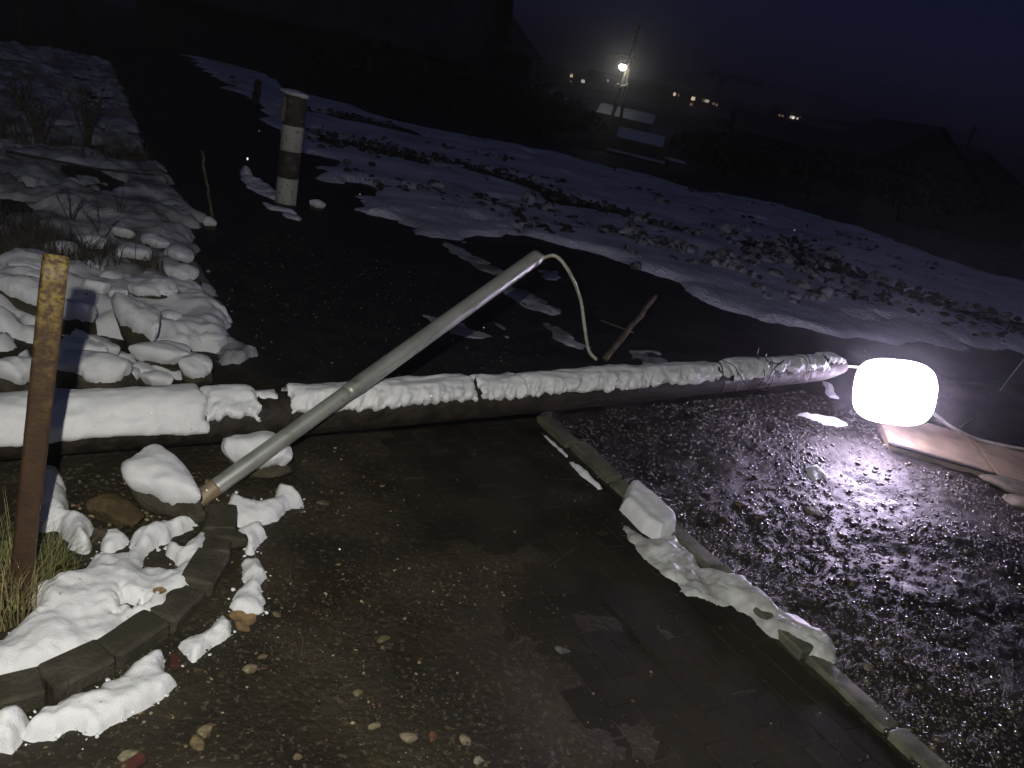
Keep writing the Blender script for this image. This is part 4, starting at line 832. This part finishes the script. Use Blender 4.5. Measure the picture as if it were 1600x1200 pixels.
# ================================================================== BACKGROUND
def part_box(name, lo, hi, mt_, parent, bev=0.0):
    V, Fs = box(lo, hi, bev); return fixn(mesh(name, V, Fs, mt_, parent, False))
def gable_house(name, loc, rz, L, D, H, RH, lab, wall=None, roofm=None, over=.4, snow=None, chimney=False):
    """ridge along local x; centre of the base at loc"""
    wall = wall or M_dark; roofm = roofm or M_roof; t = empty(name, loc, rz, lab, 'house', None)
    V = [(-L/2,-D/2,-1),(L/2,-D/2,-1),(L/2,D/2,-1),(-L/2,D/2,-1),(-L/2,-D/2,H),(L/2,-D/2,H),(L/2,D/2,H),(-L/2,D/2,H),(-L/2,0,H+RH),(L/2,0,H+RH)]
    Fs = [(0,1,5,4),(2,3,7,6),(1,2,6,9,5),(3,0,4,8,7),(0,3,2,1),(4,5,9,8),(6,7,8,9)]
    fixn(mesh('wall', V, Fs, wall, t, False))
    for sgn in (-1, 1):
        sl = RH / (D / 2); e = over; th = .14
        y0, z0 = sgn * (D / 2 + e), H - sl * e; a = [(-L/2-e, y0, z0+.02), (L/2+e, y0, z0+.02), (L/2+e, 0, H+RH+.02), (-L/2-e, 0, H+RH+.02)]
        V = a + [(x, y, z + th) for x, y, z in a]; Fs = [(0,1,2,3),(4,5,6,7),(0,1,5,4),(1,2,6,5),(2,3,7,6),(3,0,4,7)]
        rf = fixn(mesh('roof_slope', V, Fs, roofm, t, False))
        if sgn < 0 and snow is not None:
            V2 = [(x * .99, y * .98, z + th + .01) for x, y, z in a] + [(x * .97, y * .96, z + th + .12) for x, y, z in a]; fixn(mesh('roof_snow', V2, Fs, snow, rf, False))
    if chimney: part_box('chimney', (L * .2, .2, H + RH * .5), (L * .2 + .7, .9, H + RH + .7), wall, t)
    return t
def window(t, x, y, z, w_, h_, mt_, front=-1):
    f = part_box('window', (x - w_/2 - .08, y - .05, z - .08), (x + w_/2 + .08, y + .02, z + h_ + .08), M_dark, t); part_box('pane', (x - w_/2, y - .075, z), (x + w_/2, y - .055, z + h_), mt_, f)
# large house upper left, dark, roof towards us
def house_at(px, py, Y): return at_y(px, py, Y)
e1 = at_y(740, 104, 36)                                     # right eave corner
rzH = math.radians(-4); LH, DH, RHH = 15.0, 9.0, 4.6
c0 = e1 - np.array([math.cos(rzH) * (LH/2 + .4) + math.sin(rzH) * (DH/2 + .4) * 1, math.sin(rzH) * (LH/2 + .4) - math.cos(rzH) * (DH/2 + .4), 0])
eH = 3.2
h1 = gable_house('house', (c0[0], c0[1], e1[2] - eH + .41), rzH, LH, DH, eH, RHH, 'large dark house with tiled roof behind the snowy field', chimney=False)
# tile courses on the roof slope facing us
sl = RHH / (DH / 2)
for k in range(26):
    y = -(DH / 2 + .38) + k * .185; z = eH + sl * (y + DH / 2) + .175
    V, Fs = box((-LH/2 - .39, y, z - .0), (LH/2 + .39, y + .16, z + .05)); V[:, 2] += (V[:, 1] - y) * sl - .02; o = fixn(mesh('tile_course', V, Fs, M_roof, h1, False))
p2 = at_y(708, 92, 46); gable_house('house', (p2[0], p2[1], p2[2] - 2.4), math.radians(70), 7, 6.2, 3.6, 2.4, 'dark gabled house rising just behind the large house roof')
# trees behind the field
def tree(px, py, Y, h, wd, lab, seed, n_=900, bush=False, leafs=.32):
    rg = np.random.default_rng(seed); p = at_y(px, py, Y); z0 = float(gz(p[0], p[1])); t = empty('bare_bush' if bush else 'dark_tree', (p[0], p[1], z0), 0, lab, 'bush' if bush else 'tree', 'dark trees beyond the field')
    tr = spline([(0, 0, -.2), (rg.normal(0, .1), 0, h * .3), (rg.normal(0, .2), rg.normal(0, .2), h * .75)], 10); V, Fs = tube(tr, np.linspace(h * .03, h * .012, len(tr)), 8); mesh('trunk', V, Fs, M_bark, t)
    for k in range(7):
        s_ = tr[3 + k % 6]; a = rg.uniform(0, 6.28); e = s_ + np.array([math.cos(a) * wd * .38, math.sin(a) * wd * .38, h * .22]); V, Fs = tube([s_, (s_ + e) / 2 + [0, 0, .1], e], [h*.012, h*.008, h*.004], 5); mesh('limb', V, Fs, M_bark, t)
    D = rg.normal(0, 1, (n_, 3)); D /= np.linalg.norm(D, axis=1)[:, None]; r = rg.uniform(.25, 1, n_) ** .5 * (1 + .35 * fbm(D[:, 0] * 2 + seed, D[:, 1] * 2, D[:, 2] * 2, 3, seed))
    C_ = D * r[:, None] * [wd / 2, wd / 2, h * .36] + [0, 0, h * .64]; u = rg.normal(0, 1, (n_, 3)); v = rg.normal(0, 1, (n_, 3)); q = leafs * rg.uniform(.5, 1, (n_, 1)); u *= q / np.linalg.norm(u, axis=1)[:, None]; v *= q / np.linalg.norm(v, axis=1)[:, None]
    V = np.stack([C_ - u, C_ + v * .5, C_ + u, C_ - v * .5], 1).reshape(-1, 3); mesh('crown', V, np.arange(n_ * 4).reshape(-1, 4), M_leaf, t, False)
for a in [(770, 130, 52, 4.6, 5, 'dark tree mass right of the large house', 1), (815, 130, 58, 5.2, 6, 'rounded dark tree between large house and lamp post', 2), (852, 140, 64, 4.4, 5, 'lowest dark tree nearest the far lamp post', 3), (40, 70, 17, 5, 5, 'dark tree at the top left corner', 4, 1400), (110, 90, 21, 4.5, 4, 'dark tree right of the top left corner tree', 5, 1200), (1275, 215, 120, 5, 9, 'small dark tree on the far slope', 6, 500), (1345, 240, 90, 4.5, 7, 'dark tree left of the right hand house', 7, 600)]: tree(*a)
for i, (px, py, Y, h, wd, lab) in enumerate([(560, 170, 27, 1.8, 4, 'low dark bush behind the field below the large house'), (700, 190, 30, 1.7, 4.5, 'low dark bush right of the house bush'), (840, 205, 34, 1.8, 5, 'low dark bush left of the far lamp post foot'), (1130, 275, 34, 1.8, 5, 'low dark bush right of the lit low roof'), (1260, 310, 30, 1.7, 5, 'low dark bush beyond the field on the right'), (1400, 355, 28, 1.8, 5, 'low dark bush near the right edge of the field')]): tree(px, py, Y, h, wd, lab, 30 + i, 1500, True, .2)
# houses at the right
p3 = at_y(1418, 190, 55); gable_house('house', (p3[0], p3[1], p3[2] - 5.3), math.radians(-86), 9, 6.0, 3.0, 2.1, 'dark gabled house silhouette on the right')
p3b = at_y(1290, 215, 75); gable_house('house', (p3b[0], p3b[1] + 4, p3b[2] - 4.0), math.radians(-6), 14, 8, 3.0, 1.6, 'long low dark house left of the gabled silhouette')
p4_ = at_y(1508, 236, 60); h4 = gable_house('house', (p4_[0], p4_[1], p4_[2] - 5.2), math.radians(84), 8, 8.5, 2.9, 2.3, 'dark house with roof antenna at the right edge')
V, Fs = tube([(0, 0, 5), (0, 0, 6.9)], .06, 6); mesh('antenna_mast', V, Fs, M_metal_dark, h4)
for k in range(3): V, Fs = tube([(-.5, 0, 6.2 + k * .25), (.5, 0, 6.2 + k * .25)], .03, 5); mesh('antenna_rod', V, Fs, M_metal_dark, h4)
pt = at_y(1557, 275, 140)
t = empty('distant_signal', (pt[0], pt[1], float(gz(pt[0], pt[1]))), 0, 'far white and red light pair at the right edge', 'signal light')
zz = pt[2] - float(gz(pt[0], pt[1])); V, Fs = tube([(0, 0, 0), (0, 0, zz)], .12, 8); mesh('mast', V, Fs, M_metal_dark, t)
V, Fs = ICO[2]; mesh('white_light', V * .16 + [0, -.2, zz], Fs, M_win[0], t); mesh('red_light', V * .14 + [-1.1, -.2, zz + .25], Fs, M_redl, t); V, Fs = tube([(-1.2, 0, zz), (.2, 0, zz)], .05, 6); mesh('bracket', V, Fs, M_metal_dark, t)

# lit lamp post in the middle distance: twin legs, single post above
Yl = 75.0; lb_ = at_y(956, 190, Yl); lp = empty('street_lamp_post', (lb_[0], lb_[1], lb_[2] - .8), 0, 'twin legged wooden lamp post with lit lamp in the distance', 'lamp post')
o0 = np.array(lp.location)
def seg(name, a, b_, r, mt_=M_weath, dy=0): V, Fs = tube(np.linspace(np.array(at_y(*a, Yl + dy)), np.array(at_y(*b_, Yl + dy)), 6) - o0, r, 10); return fixn(mesh(name, V, Fs, mt_, lp))
seg('leg', (952, 196), (985, 92), .17, M_weath); seg('leg', (968, 198), (982, 108), .15, M_weath)
seg('upper_post', (985, 92), (999, 36), .15, M_bark)
seg('cross_brace', (962, 137), (980, 133), .07, M_galv, -.2); seg('cross_arm', (950, 83), (992, 90), .10, M_bark, .3); seg('cross_arm', (986, 52), (1003, 46), .08, M_bark)
for x, y in [(966, 133), (972, 135), (980, 133)]: V, Fs = ICO[2]; mesh('insulator', V * .16 + (at_y(x, y, Yl - .3) - o0), Fs, M_hous, lp)
hd = at_y(973, 105, Yl - .6) - o0; V, Fs = ICO[3]; lampb = mesh('lamp_bulb', V * [.32, .3, .26] + hd, Fs, M_farlamp, lp)
V, Fs = tube([hd + [0, 0, .55], hd + [0, 0, .34], hd + [0, 0, .2]], [.08, .30, .38], 16); fixn(mesh('lamp_hood', V, Fs, M_hous, lp))
# snowy sheds lit by that lamp
ps_ = at_y(1000, 178, 78); gable_house('shed', (ps_[0] - 1, ps_[1] + 2.5, ps_[2] - 2.9), math.radians(-8), 4.6, 3.4, 2.2, .6, 'small shed with snowy roof lit by the far lamp', snow=M_snow)
ps2 = at_y(1005, 212, 62); gable_house('shed', (ps2[0], ps2[1] + 1.5, ps2[2] - 2.0), math.radians(-6), 2.8, 2.2, 1.5, .45, 'low snow roofed hut below the far lamp post', snow=M_snow)
ps3 = at_y(1005, 246, 48); wl = empty('garden_wall', (ps3[0], ps3[1], ps3[2] - 1.0), math.radians(-8), 'low garden wall with snow on top beyond the field', 'wall'); part_box('wall_body', (-2.2, -.15, -1), (2.2, .15, .9), M_dark, wl); part_box('snow_strip', (-2.18, -.17, .903), (2.18, .17, 1.05), M_fieldsnow, wl, .04)
ps4 = at_y(1055, 252, 46); wl = empty('pale_topped_box', (ps4[0], ps4[1], ps4[2] - .8), .2, 'small box with pale snowy lid right of the garden wall', 'tank'); part_box('lower_box', (-.45, -.4, -.5), (.45, .4, .75), M_conc, wl, .05); part_box('snowy_lid', (-.5, -.45, .755), (.5, .45, .9), M_snow, wl, .05)  # plain box with a pale lid

# far hill houses with lit windows
def far_house(px, py, Y, wins, lab, L=12, D=8, H=5.2):
    b_ = at_y(px, py, Y); z0 = float(gz(b_[0], b_[1])); zb = min(z0, b_[2] - 3.5)
    t = gable_house('hill_house', (b_[0], b_[1] + D / 2, zb), 0, L, D, max(3.0, b_[2] - zb + 1.3), 1.3, lab, roofm=M_hillroof)
    for (x, y, w_, h_, m_) in wins:
        q = at_y(x, y, Y); window(t, q[0] - b_[0], -D / 2, q[2] - zb - h_ / 2, w_, h_, M_win[m_])
def WW(pts): return pts
far_house(900, 126, 260, [(893, 118, .75, .9, 0), (892, 127, .5, .5, 2), (890, 133, .6, .5, 2), (911, 127, 1.1, .9, 1), (922, 130, .5, .4, 2)], 'leftmost distant house with several lit windows', 10)
far_house(948, 128, 280, [(950, 126, .7, .7, 1)], 'distant house with one lit window behind the lamp post')
far_house(1058, 152, 270, [(1054, 147, .8, 1.0, 0), (1062, 150, .9, .7, 1), (1060, 158, .5, .4, 2)], 'distant house with two lit windows right of the lamp post', 9)
far_house(1078, 164, 262, [(1083, 154, 1.1, 1.0, 0), (1080, 163, .9, .7, 2), (1072, 169, .8, .8, 1), (1077, 173, .7, .7, 1)], 'distant house with a stack of four lit windows', 6, 7)
far_house(1104, 160, 285, [(1096, 157, .7, .7, 2), (1101, 157, .7, .9, 2), (1105, 158, 1.2, .9, 1), (1115, 162, .8, .8, 2), (1120, 164, .7, .8, 2)], 'wide distant block with a row of lit windows', 9)
far_house(1232, 185, 250, [(1218, 180, .5, .6, 2), (1223, 181, .5, .6, 2), (1237, 183, 1.0, .8, 1), (1240, 184, .6, .7, 0), (1246, 185, .6, .6, 1)], 'rightmost distant house with a row of lit windows', 9)
# tower crane on the ridge
Yc = 340; cb = at_y(1126, 160, Yc); cr = empty('tower_crane', (cb[0], cb[1], float(gz(cb[0], cb[1]))), 0, 'dark tower crane standing on the far ridge', 'crane'); c0_ = np.array(cr.location)
def lattice(name, a, b_, wd, n_):
    a, b_ = np.array(a), np.array(b_); d = (b_ - a) / np.linalg.norm(b_ - a); s_ = np.cross(d, [0, 1, 0]); s_ /= np.linalg.norm(s_); k = np.array([0, 1.0, 0]); VV = []; FF = []; o_ = 0
    cs = [s_ * x * wd / 2 + k * y * wd / 2 for x, y in ((-1,-1),(1,-1),(1,1),(-1,1))]; bars = [(a + c_, b_ + c_) for c_ in cs]
    for i in range(n_):
        p, q = a + (b_ - a) * i / n_, a + (b_ - a) * (i + 1) / n_
        for j in range(4): bars.append((p + cs[j], q + cs[(j + 1) % 4]))
    for p, q in bars:
        V, Fs = tube([p, (p + q) / 2, q], .14, 4); VV.append(V); FF += [tuple(v + o_ for v in f) for f in Fs]; o_ += len(V)
    return mesh(name, np.concatenate(VV), FF, M_metal_dark, cr)
top = at_y(1131, 117, Yc) - c0_
lattice('mast', (top[0], 0, -1), (top[0], 0, top[2]), 1.5, 12); lattice('jib', (top[0], 0, top[2]), at_y(1192, 133, Yc) - c0_, 1.0, 14); lattice('counter_jib', (top[0], 0, top[2]), at_y(1108, 110, Yc) - c0_, 1.0, 6)
q = at_y(1111, 114, Yc) - c0_; part_box('counterweight', q - [1.2, .8, 1.6], q + [1.2, .8, .6], M_metal_dark, cr); part_box('cab', top + [-.2, -1.8, -2.2], top + [1.6, -.8, -.2], M_metal_dark, cr)

# ================================================================== FALLING SNOW
rgs = np.random.default_rng(91); V0, F0 = ICO[1]; VV, FF = [], []
for i in range(110):
    d = ray(rgs.uniform(-100, 1700), rgs.uniform(-100, 1000)); p = CPOS + d * rgs.uniform(1.8, 7.0)
    if p[2] < gz(p[0], p[1]) + .1 or d[2] > -0.10: continue
    q = V0 * rgs.uniform(.6, 1.4, (len(V0), 1)) * rgs.uniform(.0012, .0026) * [1, 1, rgs.uniform(.5, 1.6)] + p; FF.append(F0 + len(VV) * len(V0)); VV.append(q)
tag(mesh('falling_snow', np.concatenate(VV), np.concatenate(FF), M_snow), 'sparse snowflakes drifting through the air', 'snowflakes', kind='stuff')

# ================================================================== THIN HAZE ADDED FOR THE GLOW ROUND THE LAMPS
V, Fs = box((-615, -45, -20), (715, 655, 30)); hz = mesh('haze', V, Fs, bpy.data.materials.new('lamp_glow_haze'), None, False); fixn(hz); tag(hz, kind='stuff')
mm_ = hz.data.materials[0]; mm_.use_nodes = True; n = mm_.node_tree; n.nodes.clear(); pv_ = n.nodes.new('ShaderNodeVolumePrincipled'); oo_ = n.nodes.new('ShaderNodeOutputMaterial')
pv_.inputs['Color'].default_value = (0.96, 0.96, 1.0, 1); pv_.inputs['Density'].default_value = 0.0042; pv_.inputs['Anisotropy'].default_value = 0.94; n.links.new(pv_.outputs[0], oo_.inputs['Volume'])
